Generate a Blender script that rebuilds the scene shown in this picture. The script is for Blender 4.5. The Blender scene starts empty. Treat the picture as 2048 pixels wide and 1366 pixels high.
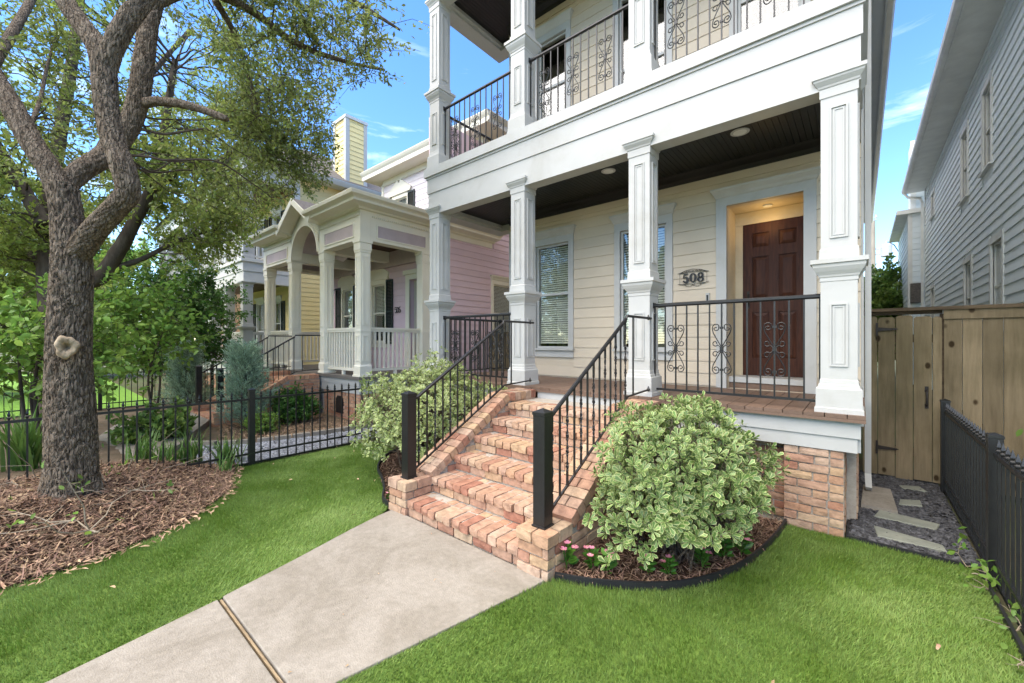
import bpy, bmesh, math, random
import numpy as np
from mathutils import Vector, Matrix, noise
random.seed(7); R = random.Random(11); NR = np.random.default_rng(5)
S = bpy.context.scene; C = S.collection
rad = math.radians
# ------------------------------------------------------------------ camera
cam_d = bpy.data.cameras.new('camera'); cam = bpy.data.objects.new('camera', cam_d); C.objects.link(cam)
cam_d.sensor_width = 36; cam_d.lens = 14.39; cam_d.clip_start = 0.05; cam_d.clip_end = 2000
cam.location = (0, 0, 1.56); cam.rotation_euler = (rad(90), 0, rad(40.45)); S.camera = cam
# ------------------------------------------------------------------ sky, sun, exposure
SUN_EL, SUN_AZ = rad(60), rad(200)       # azimuth clockwise from +Y
W = bpy.data.worlds.new('World'); S.world = W; W.use_nodes = True
nt = W.node_tree; nt.nodes.clear()
def wn(t, **k):
    n = nt.nodes.new(t)
    for a, b in k.items(): setattr(n, a, b)
    return n
sky = wn('ShaderNodeTexSky', sky_type='NISHITA', sun_disc=False, sun_elevation=SUN_EL, sun_rotation=SUN_AZ)
sky.air_density = 1.0; sky.dust_density = 0.0; sky.ozone_density = 3.5; sky.altitude = 0
tc = wn('ShaderNodeTexCoord'); mp = wn('ShaderNodeMapping'); mp.inputs['Scale'].default_value = (1.2, 2.2, 9.0); mp.inputs['Rotation'].default_value = (0.05, 0.12, 0.5)
nz = wn('ShaderNodeTexNoise'); nz.inputs['Scale'].default_value = 1.6; nz.inputs['Detail'].default_value = 8; nz.inputs['Roughness'].default_value = 0.62; nz.inputs['Distortion'].default_value = 0.5
rp = wn('ShaderNodeValToRGB'); rp.color_ramp.elements[0].position = 0.57; rp.color_ramp.elements[1].position = 0.90
rp.color_ramp.elements[0].color = (0, 0, 0, 1); rp.color_ramp.elements[1].color = (.45, .45, .45, 1)
mx = wn('ShaderNodeMix', data_type='RGBA'); mx.inputs['B'].default_value = (8.5, 8.8, 9.2, 1)
bg = wn('ShaderNodeBackground'); bg.inputs['Strength'].default_value = 0.15; wo = wn('ShaderNodeOutputWorld')
L = nt.links.new
L(tc.outputs['Generated'], mp.inputs['Vector']); L(mp.outputs['Vector'], nz.inputs['Vector']); L(nz.outputs['Fac'], rp.inputs['Fac'])
hsw = wn('ShaderNodeHueSaturation'); hsw.inputs['Saturation'].default_value = 1.22; hsw.inputs['Hue'].default_value = .508; L(sky.outputs['Color'], hsw.inputs['Color'])
L(rp.outputs['Color'], mx.inputs['Factor']); L(hsw.outputs['Color'], mx.inputs['A']); L(mx.outputs['Result'], bg.inputs['Color']); L(bg.outputs['Background'], wo.inputs['Surface'])
sl = bpy.data.lights.new('sun', 'SUN'); sl.energy = 3.0; sl.angle = rad(85); sl.color = (1, .90, .74)
so = bpy.data.objects.new('sun', sl); C.objects.link(so)
sd = Vector((math.sin(SUN_AZ)*math.cos(SUN_EL), math.cos(SUN_AZ)*math.cos(SUN_EL), math.sin(SUN_EL)))
so.rotation_euler = sd.to_track_quat('Z', 'Y').to_euler(); so.location = (3, -6, 12)
S.view_settings.view_transform = 'Standard'; S.view_settings.look = 'None'; S.view_settings.gamma = 1
S.view_settings.use_curve_mapping = False; S.view_settings.use_white_balance = True; S.view_settings.white_balance_temperature = 7000; S.view_settings.white_balance_tint = 8; S.view_settings.exposure = 1.70
S.render.engine = 'CYCLES'; S.cycles.max_bounces = 10; S.cycles.diffuse_bounces = 7; S.cycles.transparent_max_bounces = 16
# ------------------------------------------------------------------ materials
def mat(name, c1, c2=None, scale=4.0, rough=.6, bump=0.0, bscale=None, spec=.4, perobj=0.0, stretch=(1, 1, 1), coat=0, detail=5, metal=0, contrast=(.35, .65), ramp=None, transl=0, island=0.0, stain=None):
    m = bpy.data.materials.new(name); m.use_nodes = True; n = m.node_tree.nodes; l = m.node_tree.links.new
    b = n['Principled BSDF']; b.inputs['Roughness'].default_value = rough; b.inputs['Specular IOR Level'].default_value = spec
    b.inputs['Metallic'].default_value = metal; b.inputs['Coat Weight'].default_value = coat
    g = n.new('ShaderNodeNewGeometry'); mp = n.new('ShaderNodeMapping'); mp.inputs['Scale'].default_value = stretch
    oi = n.new('ShaderNodeObjectInfo'); ad = n.new('ShaderNodeVectorMath'); ad.operation = 'ADD'; ml = n.new('ShaderNodeMath'); ml.operation = 'MULTIPLY'; ml.inputs[1].default_value = 13.0
    l(oi.outputs['Random'], ml.inputs[0]); l(g.outputs['Position'], mp.inputs['Vector']); l(mp.outputs['Vector'], ad.inputs[0])
    if perobj or ramp: l(ml.outputs[0], ad.inputs[1])
    t = n.new('ShaderNodeTexNoise'); t.inputs['Scale'].default_value = scale; t.inputs['Detail'].default_value = detail; t.inputs['Roughness'].default_value = .6
    l(ad.outputs[0], t.inputs['Vector'])
    c2 = c2 or tuple(x*.85 for x in c1)
    cr = n.new('ShaderNodeValToRGB'); cr.color_ramp.elements[0].position, cr.color_ramp.elements[1].position = contrast
    cr.color_ramp.elements[0].color = (*c2, 1); cr.color_ramp.elements[1].color = (*c1, 1)
    l(t.outputs['Fac'], cr.inputs['Fac']); col = cr.outputs['Color']
    if ramp:                                    # colour per object, from a list
        r2 = n.new('ShaderNodeValToRGB'); r2.color_ramp.interpolation = 'LINEAR'; e = r2.color_ramp.elements
        while len(e) < len(ramp): e.new(.5)
        for i, c in enumerate(ramp): e[i].position = i/(len(ramp)-1); e[i].color = (*c, 1)
        l(oi.outputs['Random'], r2.inputs['Fac'])
        mm = n.new('ShaderNodeMix'); mm.data_type = 'RGBA'; mm.blend_type = 'MULTIPLY'; mm.inputs['Factor'].default_value = 1
        l(r2.outputs['Color'], mm.inputs['A']); l(col, mm.inputs['B']); col = mm.outputs['Result']
    if stain:                                   # large soft weathering marks: (scale, darkest factor, low, high)
        t3 = n.new('ShaderNodeTexNoise'); t3.inputs['Scale'].default_value = stain[0]; t3.inputs['Detail'].default_value = 10; t3.inputs['Roughness'].default_value = .72; t3.inputs['Distortion'].default_value = .6
        l(g.outputs['Position'], t3.inputs['Vector']); r3 = n.new('ShaderNodeValToRGB'); q = r3.color_ramp.elements; q[0].position, q[1].position = stain[2], stain[3]; q[0].color = (stain[1], stain[1]*.985, stain[1]*.95, 1); q[1].color = (1, 1, 1, 1)
        l(t3.outputs['Fac'], r3.inputs['Fac']); m5 = n.new('ShaderNodeMix'); m5.data_type = 'RGBA'; m5.blend_type = 'MULTIPLY'; m5.inputs['Factor'].default_value = 1; l(col, m5.inputs['A']); l(r3.outputs['Color'], m5.inputs['B']); col = m5.outputs['Result']
    src = None
    if perobj: src, amt = oi.outputs['Random'], perobj
    if island: src, amt = g.outputs['Random Per Island'], island
    if src is not None:
        mr = n.new('ShaderNodeMapRange'); mr.inputs['To Min'].default_value = 1-amt; mr.inputs['To Max'].default_value = 1+amt
        l(src, mr.inputs['Value']); hs = n.new('ShaderNodeHueSaturation'); l(mr.outputs[0], hs.inputs['Value']); l(col, hs.inputs['Color'])
        if island:
            m2 = n.new('ShaderNodeMapRange'); m2.inputs['To Min'].default_value = .485; m2.inputs['To Max'].default_value = .515
            m3 = n.new('ShaderNodeMath'); m3.operation = 'FRACT'; m4 = n.new('ShaderNodeMath'); m4.operation = 'MULTIPLY'; m4.inputs[1].default_value = 7.31
            l(src, m4.inputs[0]); l(m4.outputs[0], m3.inputs[0]); l(m3.outputs[0], m2.inputs['Value']); l(m2.outputs[0], hs.inputs['Hue'])
        col = hs.outputs['Color']
    l(col, b.inputs['Base Color'])
    if bump:
        t2 = n.new('ShaderNodeTexNoise'); t2.inputs['Scale'].default_value = bscale or scale*6; t2.inputs['Detail'].default_value = 6
        l(ad.outputs[0], t2.inputs['Vector']); bp = n.new('ShaderNodeBump'); bp.inputs['Strength'].default_value = bump; bp.inputs['Distance'].default_value = .01
        l(t2.outputs['Fac'], bp.inputs['Height']); l(bp.outputs['Normal'], b.inputs['Normal'])
    if transl:
        tr = n.new('ShaderNodeBsdfTranslucent'); ms = n.new('ShaderNodeMixShader'); ms.inputs[0].default_value = transl
        l(col, tr.inputs['Color']); l(b.outputs[0], ms.inputs[1]); l(tr.outputs[0], ms.inputs[2]); l(ms.outputs[0], n['Material Output'].inputs['Surface'])
    return m
def glass_mat():
    m = bpy.data.materials.new('window_glass'); m.use_nodes = True; n = m.node_tree.nodes; l = m.node_tree.links.new; n.remove(n['Principled BSDF'])
    a = n.new('ShaderNodeBsdfTransparent'); a.inputs['Color'].default_value = (.93, .95, .93, 1); b = n.new('ShaderNodeBsdfGlossy'); b.inputs['Roughness'].default_value = .015
    lw = n.new('ShaderNodeLayerWeight'); pw = n.new('ShaderNodeMath'); pw.operation = 'POWER'; pw.inputs[1].default_value = 3.5; f = n.new('ShaderNodeMath'); f.operation = 'MULTIPLY_ADD'; f.inputs[1].default_value = .85; f.inputs[2].default_value = .10; l(lw.outputs['Facing'], pw.inputs[0]); l(pw.outputs[0], f.inputs[0]); x = n.new('ShaderNodeMixShader')
    t = n.new('ShaderNodeTexNoise'); t.inputs['Scale'].default_value = 2.2; bp = n.new('ShaderNodeBump'); bp.inputs['Strength'].default_value = .05; bp.inputs['Distance'].default_value = .02
    g = n.new('ShaderNodeNewGeometry'); l(g.outputs['Position'], t.inputs['Vector']); l(t.outputs['Fac'], bp.inputs['Height']); l(bp.outputs['Normal'], b.inputs['Normal'])
    l(f.outputs[0], x.inputs[0]); l(a.outputs[0], x.inputs[1]); l(b.outputs[0], x.inputs[2]); l(x.outputs[0], n['Material Output'].inputs['Surface'])
    return m
def rim_leaf_mat(name, green, cream):
    m = bpy.data.materials.new(name); m.use_nodes = True; n = m.node_tree.nodes; l = m.node_tree.links.new; b = n['Principled BSDF']
    a = n.new('ShaderNodeAttribute'); a.attribute_name = 'rim'; cr = n.new('ShaderNodeValToRGB')
    cr.color_ramp.elements[0].position = .66; cr.color_ramp.elements[0].color = (*green, 1); cr.color_ramp.elements[1].position = .86; cr.color_ramp.elements[1].color = (*cream, 1)
    g = n.new('ShaderNodeNewGeometry'); mr = n.new('ShaderNodeMapRange'); mr.inputs['To Min'].default_value = .65; mr.inputs['To Max'].default_value = 1.3
    hs = n.new('ShaderNodeHueSaturation'); l(g.outputs['Random Per Island'], mr.inputs['Value']); l(mr.outputs[0], hs.inputs['Value'])
    l(a.outputs['Fac'], cr.inputs['Fac']); l(cr.outputs['Color'], hs.inputs['Color']); l(hs.outputs['Color'], b.inputs['Base Color']); b.inputs['Roughness'].default_value = .42
    tr = n.new('ShaderNodeBsdfTranslucent'); ms = n.new('ShaderNodeMixShader'); ms.inputs[0].default_value = .22
    l(hs.outputs['Color'], tr.inputs['Color']); l(b.outputs[0], ms.inputs[1]); l(tr.outputs[0], ms.inputs[2]); l(ms.outputs[0], n['Material Output'].inputs['Surface'])
    return m
K = {}
K['white'] = mat('white_paint', (.475, .475, .455), (.45, .45, .43), 2.5, .45, .06, 45, stain=(1.1, .90, .34, .5))
K['greywhite'] = mat('pale_grey_paint', (.66, .65, .61), (.62, .61, .57), 2.5, .5, .04, 60)
K['beige'] = mat('beige_siding', (.58, .50, .385), (.555, .475, .365), 3, .6, .10, 45, perobj=.035, stretch=(1, 1, 3))
K['black'] = mat('black_iron', (.009, .009, .010), (.013, .013, .013), 14, .38, .12, 70, spec=.5)
K['ceil'] = mat('black_beadboard', (.009, .009, .008), (.007, .007, .006), 6, .45)
K['deck'] = mat('brown_deck', (.165, .105, .074), (.135, .086, .060), 9, .6, .15, 60, perobj=.12, stretch=(6, 1, 6))
BR = [(.42, .21, .14), (.52, .36, .22), (.45, .26, .18), (.54, .40, .27), (.37, .17, .115), (.50, .33, .23), (.46, .28, .195), (.52, .38, .28)]
K['brick'] = mat('reclaimed_brick', (1, 1, 1), (.62, .60, .60), 16, .85, .55, 55, ramp=BR, spec=.2, contrast=(.3, .62))
BR2 = [(.55, .28, .17), (.62, .40, .26), (.50, .24, .15), (.60, .36, .25)]
K['brick2'] = mat('neighbor_brick', (1, 1, 1), (.7, .68, .66), 14, .85, .5, 45, ramp=BR2, spec=.2)
K['mortar'] = mat('mortar', (.46, .42, .36), (.36, .32, .27), 18, .95, .5, 90, spec=.1)
K['conc'] = mat('concrete_walk', (.335, .302, .255), (.265, .238, .20), 38, .85, .45, 130, spec=.2, detail=12, contrast=(.3, .7), stain=(2.1, .78, .40, .58))
K['woodstrip'] = mat('weathered_strip', (.36, .27, .16), (.20, .14, .08), 12, .8, .4, 60, stretch=(1, 8, 8))
K['turf'] = mat('turf_blades', (.25, .355, .10), (.155, .255, .045), 2.4, .55, 0, spec=.25, transl=.30, island=.26, contrast=(.38, .62))
K['turfbase'] = mat('turf_backing', (.10, .17, .025), (.07, .13, .018), 3, .9)
K['soil'] = mat('dark_mulch_soil', (.075, .045, .030), (.05, .028, .019), 20, .95, .8, 60, spec=.1)
K['mulch'] = mat('shredded_mulch', (.25, .165, .115), (.16, .095, .065), 30, .85, 0, spec=.15, island=.5)
K['straw'] = mat('leaf_litter', (.42, .30, .19), (.27, .16, .10), 30, .8, 0, spec=.15, island=.45)
K['gravelbase'] = mat('gravel_ground', (.05, .05, .05), (.03, .03, .03), 40, .9, .8, 120)
K['gravel'] = mat('slate_chips', (.10, .10, .105), (.05, .05, .055), 30, .7, 0, island=.55)
K['pebble'] = mat('blue_grey_gravel', (.30, .32, .35), (.20, .21, .24), 20, .8, 0, island=.4)
K['edging'] = mat('black_edging', (.02, .02, .022), None, 8, .5)
K['stone'] = mat('stepping_stone', (.26, .27, .22), (.19, .20, .165), 7, .8, .3, 40, perobj=.1)
K['ground'] = mat('yard_ground', (.085, .12, .035), (.10, .075, .04), .8, .95, .5, 12)
K['ncover'] = mat('neighbor_soil', (.16, .115, .075), (.10, .075, .045), 5, .95, .8, 30)
K['limelawn'] = mat('sunlit_lawn', (.20, .38, .05), (.14, .30, .03), 6, .9, .5, 60)
K['wood'] = mat('cedar_board', (.27, .21, .13), (.155, .12, .072), 3.0, .85, .35, 30, perobj=.22, stretch=(9, 9, .9), spec=.15, contrast=(.25, .75))
def knots(m):
    n = m.node_tree.nodes; l = m.node_tree.links.new; b = n['Principled BSDF']; old = b.inputs['Base Color'].links[0].from_socket
    g = n.new('ShaderNodeNewGeometry'); mp = n.new('ShaderNodeMapping'); mp.inputs['Scale'].default_value = (1, 1, .62); v = n.new('ShaderNodeTexVoronoi'); v.inputs['Scale'].default_value = 5.5; r = n.new('ShaderNodeValToRGB'); e = r.color_ramp.elements; e[0].position = .09; e[0].color = (.22, .18, .14, 1); e[1].position = .15; e[1].color = (1, 1, 1, 1)
    x = n.new('ShaderNodeMix'); x.data_type = 'RGBA'; x.blend_type = 'MULTIPLY'; x.inputs['Factor'].default_value = 1; l(g.outputs['Position'], mp.inputs['Vector']); l(mp.outputs['Vector'], v.inputs['Vector']); l(v.outputs['Distance'], r.inputs['Fac']); l(old, x.inputs['A']); l(r.outputs['Color'], x.inputs['B'])
    t = n.new('ShaderNodeTexNoise'); t.inputs['Scale'].default_value = 1.3; t.inputs['Detail'].default_value = 6; r2 = n.new('ShaderNodeValToRGB'); e = r2.color_ramp.elements; e[0].position = .38; e[0].color = (.62, .64, .60, 1); e[1].position = .6; e[1].color = (1, 1, 1, 1); y = n.new('ShaderNodeMix'); y.data_type = 'RGBA'; y.blend_type = 'MULTIPLY'; y.inputs['Factor'].default_value = 1
    l(g.outputs['Position'], t.inputs['Vector']); l(t.outputs['Fac'], r2.inputs['Fac']); l(x.outputs['Result'], y.inputs['A']); l(r2.outputs['Color'], y.inputs['B']); l(y.outputs['Result'], b.inputs['Base Color'])
knots(K['wood'])
K['darkwood'] = mat('weathered_cap', (.12, .085, .05), (.06, .042, .026), 4, .9, .4, 30, stretch=(1, 6, 6))
K['iron'] = mat('rusty_black_hardware', (.012, .011, .010), (.03, .02, .014), 30, .6, .2)
K['door'] = mat('mahogany_door', (.072, .024, .012), (.034, .011, .006), 5, .5, .1, 40, stretch=(8, 8, .8), spec=.2)
K['cream'] = mat('cream_jamb', (.62, .52, .36), None, 4, .6)
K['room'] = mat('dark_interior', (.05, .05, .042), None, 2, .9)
K['blind'] = mat('window_blind', (.72, .71, .64), None, 8, .6)
K['lav'] = mat('lavender_siding', (.68, .52, .57), (.65, .49, .54), 3, .65, .08, 45, perobj=.03)
K['lavup'] = mat('pale_lavender_siding', (.76, .69, .70), (.73, .66, .67), 3, .65, .08, 45, perobj=.03)
K['lavpanel'] = mat('lavender_panel', (.52, .43, .44), None, 3, .65)
K['stonetrim'] = mat('stone_coloured_trim', (.80, .76, .64), (.76, .72, .60), 2.5, .55, .04, 60)
K['brownceil'] = mat('stained_ceiling', (.075, .032, .018), (.05, .02, .012), 6, .5, stretch=(12, 1, 1))
K['shutter'] = mat('dark_green_shutter', (.022, .032, .028), None, 5, .5)
K['greydeck'] = mat('grey_deck', (.16, .145, .13), None, 5, .6)
K['darkdoor'] = mat('taupe_door', (.16, .125, .105), (.13, .10, .085), 6, .45)
K['yellow'] = mat('yellow_siding', (.80, .65, .32), (.76, .61, .29), 3, .65, .08, 45, perobj=.03)
K['peach'] = mat('peach_siding', (.80, .52, .33), None, 3, .65, perobj=.03)
K['greyside'] = mat('grey_siding', (.76, .82, .83), (.72, .78, .79), 3, .6, .08, 45, perobj=.03)
K['greytrim'] = mat('warm_grey_trim', (.78, .79, .75), None, 3, .6)
K['shingle'] = mat('asphalt_shingle', (.16, .145, .13), (.09, .08, .075), 30, .95, .5, 60)
K['gutter'] = mat('cream_gutter', (.60, .56, .47), None, 3, .4)
K['bark'] = mat('oak_bark', (.23, .185, .14), (.12, .092, .068), 28, .95, 1.0, 70, stretch=(1, 1, .3), spec=.1)
K['bark2'] = mat('dark_bark', (.11, .09, .07), (.065, .05, .04), 9, .95, .7, 45, stretch=(1, 1, .35), spec=.1)
def bark_bump(m, sc, dist):
    n = m.node_tree.nodes; l = m.node_tree.links.new; g = n.new('ShaderNodeNewGeometry'); mp = n.new('ShaderNodeMapping'); mp.inputs['Scale'].default_value = (1, 1, .2); t = n.new('ShaderNodeTexNoise'); t.inputs['Scale'].default_value = 9; mxv = n.new('ShaderNodeMix'); mxv.data_type = 'VECTOR'; mxv.inputs['Factor'].default_value = .04
    v = n.new('ShaderNodeTexVoronoi'); v.feature = 'DISTANCE_TO_EDGE'; v.inputs['Scale'].default_value = sc; l(g.outputs['Position'], mp.inputs['Vector']); l(mp.outputs['Vector'], t.inputs['Vector']); l(mp.outputs['Vector'], mxv.inputs[4]); l(t.outputs['Color'], mxv.inputs[5]); l(mxv.outputs[1], v.inputs['Vector'])
    mr = n.new('ShaderNodeMapRange'); mr.inputs['From Max'].default_value = .16; l(v.outputs['Distance'], mr.inputs['Value']); b = n.new('ShaderNodeBump'); b.inputs['Strength'].default_value = 1; b.inputs['Distance'].default_value = dist; l(mr.outputs[0], b.inputs['Height'])
    old = [x for x in n if x.type == 'BUMP' and x is not b][0]; l(old.outputs['Normal'], b.inputs['Normal']); l(b.outputs['Normal'], n['Principled BSDF'].inputs['Normal'])
bark_bump(K['bark'], 46, .012)
K['scar'] = mat('cut_branch_wood', (.42, .33, .22), (.25, .18, .11), 14, .85, .4, 50)
K['oak'] = mat('oak_leaf', (.25, .30, .085), (.17, .215, .055), 1.5, .4, 0, spec=.4, transl=.52, island=.45)
K['oak2'] = mat('far_oak_leaf', (.29, .36, .09), (.21, .275, .06), 1.0, .45, 0, spec=.35, transl=.52, island=.4)
K['lime'] = mat('bright_broad_leaf', (.24, .38, .08), (.16, .29, .05), 1.2, .45, 0, spec=.3, transl=.42, island=.35)
K['darkleaf'] = mat('dark_green_leaf', (.085, .19, .035), (.055, .14, .024), 1.4, .45, 0, spec=.35, transl=.3, island=.4)
K['midleaf'] = mat('mid_green_leaf', (.20, .30, .065), (.13, .22, .045), 1.4, .45, 0, spec=.35, transl=.35, island=.4)
K['blade'] = mat('strap_leaf', (.13, .24, .055), (.09, .17, .035), 5, .5, 0, transl=.3, island=.35)
K['juniper'] = mat('blue_juniper', (.32, .44, .31), (.24, .36, .25), 4, .7, 0, transl=.2, island=.3)
K['varieg'] = rim_leaf_mat('variegated_leaf', (.125, .215, .055), (.52, .56, .24))
K['varieg2'] = rim_leaf_mat('variegated_leaf_pale', (.20, .28, .07), (.68, .70, .36))
K['flowerleaf'] = mat('flower_leaf', (.09, .23, .03), (.06, .16, .02), 8, .4, 0, transl=.3, island=.25)
K['pink'] = mat('pink_petal', (.82, .24, .36), (.75, .34, .42), 40, .5, 0, transl=.25, island=.25)
K['twig'] = mat('pale_dead_twig', (.36, .30, .22), (.24, .19, .13), 12, .9)
K['lens'] = mat('light_lens', (.75, .74, .70), None, 3, .3)
K['polewood'] = mat('utility_pole_wood', (.42, .38, .31), (.34, .30, .24), 6, .9, stretch=(1, 1, .2))
K['galv'] = mat('galvanised_grey', (.55, .57, .58), None, 4, .45)
K['glass'] = glass_mat()
# ------------------------------------------------------------------ mesh helpers
class M:
    def __init__(s): s.v = []; s.f = []
    def add(s, vs, fs):
        o = len(s.v); s.v += [tuple(p) for p in vs]; s.f += [tuple(i+o for i in f) for f in fs]; return s
    def box(s, x0, x1, y0, y1, z0, z1):
        x0, x1 = min(x0, x1), max(x0, x1); y0, y1 = min(y0, y1), max(y0, y1); z0, z1 = min(z0, z1), max(z0, z1)
        return s.add([(x0, y0, z0), (x1, y0, z0), (x1, y1, z0), (x0, y1, z0), (x0, y0, z1), (x1, y0, z1), (x1, y1, z1), (x0, y1, z1)],
                     [(0, 3, 2, 1), (4, 5, 6, 7), (0, 1, 5, 4), (1, 2, 6, 5), (2, 3, 7, 6), (3, 0, 4, 7)])
    def prism(s, poly, fn, a0, a1):          # poly of 2D points; fn(p, q, a) -> 3D
        n = len(poly); vs = [fn(p, q, a0) for p, q in poly]+[fn(p, q, a1) for p, q in poly]
        return s.add(vs, [tuple(range(n))[::-1], tuple(range(n, 2*n))]+[(i, (i+1) % n, n+(i+1) % n, n+i) for i in range(n)])
    def sq(s, prof, cx=0, cy=0, z0=0):       # square-section sweep: [(half, z)]
        vs = []; fs = []
        for h, z in prof: vs += [(cx-h, cy-h, z0+z), (cx+h, cy-h, z0+z), (cx+h, cy+h, z0+z), (cx-h, cy+h, z0+z)]
        for i in range(len(prof)-1):
            for k in range(4): fs.append((4*i+k, 4*i+(k+1) % 4, 4*i+4+(k+1) % 4, 4*i+4+k))
        fs += [(3, 2, 1, 0), tuple(4*(len(prof)-1)+k for k in range(4))]
        return s.add(vs, fs)
    def lathe(s, prof, n=16, c=(0, 0, 0)):
        vs = [(c[0]+r*math.cos(2*math.pi*k/n), c[1]+r*math.sin(2*math.pi*k/n), c[2]+z) for r, z in prof for k in range(n)]
        fs = [(i*n+k, i*n+(k+1) % n, (i+1)*n+(k+1) % n, (i+1)*n+k) for i in range(len(prof)-1) for k in range(n)]
        fs += [tuple(range(n))[::-1], tuple(range((len(prof)-1)*n, len(prof)*n))]
        return s.add(vs, fs)
    def tube(s, pts, r, n=6, up=None):
        pts = [Vector(p) for p in pts]; rs = r if isinstance(r, (list, tuple)) else [r]*len(pts); vs = []; fs = []
        t0 = (pts[1]-pts[0]).normalized(); a = (up or (Vector((0, 0, 1)) if abs(t0.z) < .9 else Vector((1, 0, 0))))
        a = (a-t0*a.dot(t0)).normalized()
        for i, p in enumerate(pts):
            t = (pts[min(i+1, len(pts)-1)]-pts[max(i-1, 0)]).normalized(); a = (a-t*a.dot(t)).normalized(); b = t.cross(a)
            for k in range(n):
                th = 2*math.pi*(k+.5)/n; vs.append(p+(a*math.cos(th)+b*math.sin(th))*rs[i])
        for i in range(len(pts)-1):
            for k in range(n): fs.append((i*n+k, i*n+(k+1) % n, (i+1)*n+(k+1) % n, (i+1)*n+k))
        fs += [tuple(range(n))[::-1], tuple(range((len(pts)-1)*n, len(pts)*n))]
        return s.add(vs, fs)
    def mesh(s, name, m, smooth=False):
        me = bpy.data.meshes.new(name); me.from_pydata(s.v, [], s.f); me.materials.append(m)
        if smooth: me.polygons.foreach_set('use_smooth', [True]*len(me.polygons))
        me.update(); return me
def link(name, data, parent=None, loc=(0, 0, 0), rot=(0, 0, 0), scale=(1, 1, 1)):
    o = bpy.data.objects.new(name, data); C.objects.link(o); o.location = loc; o.rotation_euler = rot; o.scale = scale
    if parent is not None:
        o.parent = parent
        if parent.type == 'EMPTY': o.matrix_parent_inverse = Matrix.Translation(-Vector(parent.location))
    return o
def tag(o, label=None, cat=None, group=None, kind=None):
    for k, v in (('label', label), ('category', cat), ('group', group), ('kind', kind)):
        if v: o[k] = v
    return o
def thing(name, label, cat, loc=(0, 0, 0), group=None):
    o = bpy.data.objects.new(name, None); C.objects.link(o); o.location = loc; o.empty_display_size = .1
    return tag(o, label, cat, group)
def part(name, m, mt, parent=None, smooth=False, **k): return link(name, m.mesh(name, K[mt], smooth), parent, **k)
_u = {}
def unit(mt):
    if mt not in _u: _u[mt] = M().box(-.5, .5, -.5, .5, -.5, .5).mesh('block', K[mt])
    return _u[mt]
def pbox(name, mt, parent, x0, x1, y0, y1, z0, z1):
    return link(name, unit(mt), parent, ((x0+x1)/2, (y0+y1)/2, (z0+z1)/2), (0, 0, 0), (abs(x1-x0), abs(y1-y0), abs(z1-z0)))
class Fr:
    """wall frame: a runs along the wall, d goes into it; 'y' faces -Y, 'x' faces +X"""
    def __init__(s, pl, c): s.pl = pl; s.c = c
    def p(s, a, d, z): return (a, s.c+d, z) if s.pl == 'y' else (s.c-d, a, z) if s.pl == 'x' else (s.c+d, a, z)      # 'w' faces -X
    def box(s, m, a0, a1, d0, d1, z0, z1):
        p, q = s.p(a0, d0, z0), s.p(a1, d1, z1); return m.box(p[0], q[0], p[1], q[1], p[2], q[2])
    def pb(s, name, mt, parent, a0, a1, d0, d1, z0, z1):
        p, q = s.p(a0, d0, z0), s.p(a1, d1, z1); return pbox(name, mt, parent, min(p[0], q[0]), max(p[0], q[0]), min(p[1], q[1]), max(p[1], q[1]), z0, z1)
_pl = {}
def plankmesh(mt, th=.014):
    if (mt, th) not in _pl:
        m = M().prism([(0, 0), (-th, 0), (-th, .08), (-.004, 1), (0, 1)], lambda y, z, a: (a, y, z), -.5, .5); _pl[mt, th] = m.mesh('siding_plank', K[mt])
    return _pl[mt, th]
def siding(parent, fr, a0, a1, z0, z1, pitch, mt, holes=(), th=.014, gap=.002, joints=False):
    n = math.ceil((z1-z0)/pitch-1e-6); me = plankmesh(mt, th)
    for i in range(n):
        b, t = z0+i*pitch, min(z0+(i+1)*pitch, z1); iv = [(a0, a1)]
        for h0, h1, k0, k1 in holes:
            if k0 < t-.002 and k1 > b+.002:
                iv = [q for p0, p1 in iv for q in ((p0, min(p1, h0)), (max(p0, h1), p1)) if q[1]-q[0] > .01]
        if joints:                              # butt joints in long runs
            jv = []
            for p0, p1 in iv:
                c_ = p0
                while p1-c_ > 4.6: q_ = c_+R.uniform(2.2, 4.2); jv.append((c_, q_-.003)); c_ = q_
                jv.append((c_, p1))
            iv = jv
        for p0, p1 in iv:
            link('siding_plank', me, parent, fr.p((p0+p1)/2, 0, b), (0, 0, {'y': 0, 'x': math.pi/2, 'w': -math.pi/2}[fr.pl]), (p1-p0, 1, t-b-gap))
def backing(parent, fr, a0, a1, z0, z1, holes, mt, d0=.003, d1=.12):
    xs = sorted({a0, a1, *[h for q in holes for h in q[:2]]}); zs = sorted({z0, z1, *[h for q in holes for h in q[2:]]}); m = M()
    for i in range(len(xs)-1):
        for j in range(len(zs)-1):
            cx, cz = (xs[i]+xs[i+1])/2, (zs[j]+zs[j+1])/2
            if not any(h[0] < cx < h[1] and h[2] < cz < h[3] for h in holes): fr.box(m, xs[i], xs[i+1], d0, d1, zs[j], zs[j+1])
    return part('wall', m, mt, parent)
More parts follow.
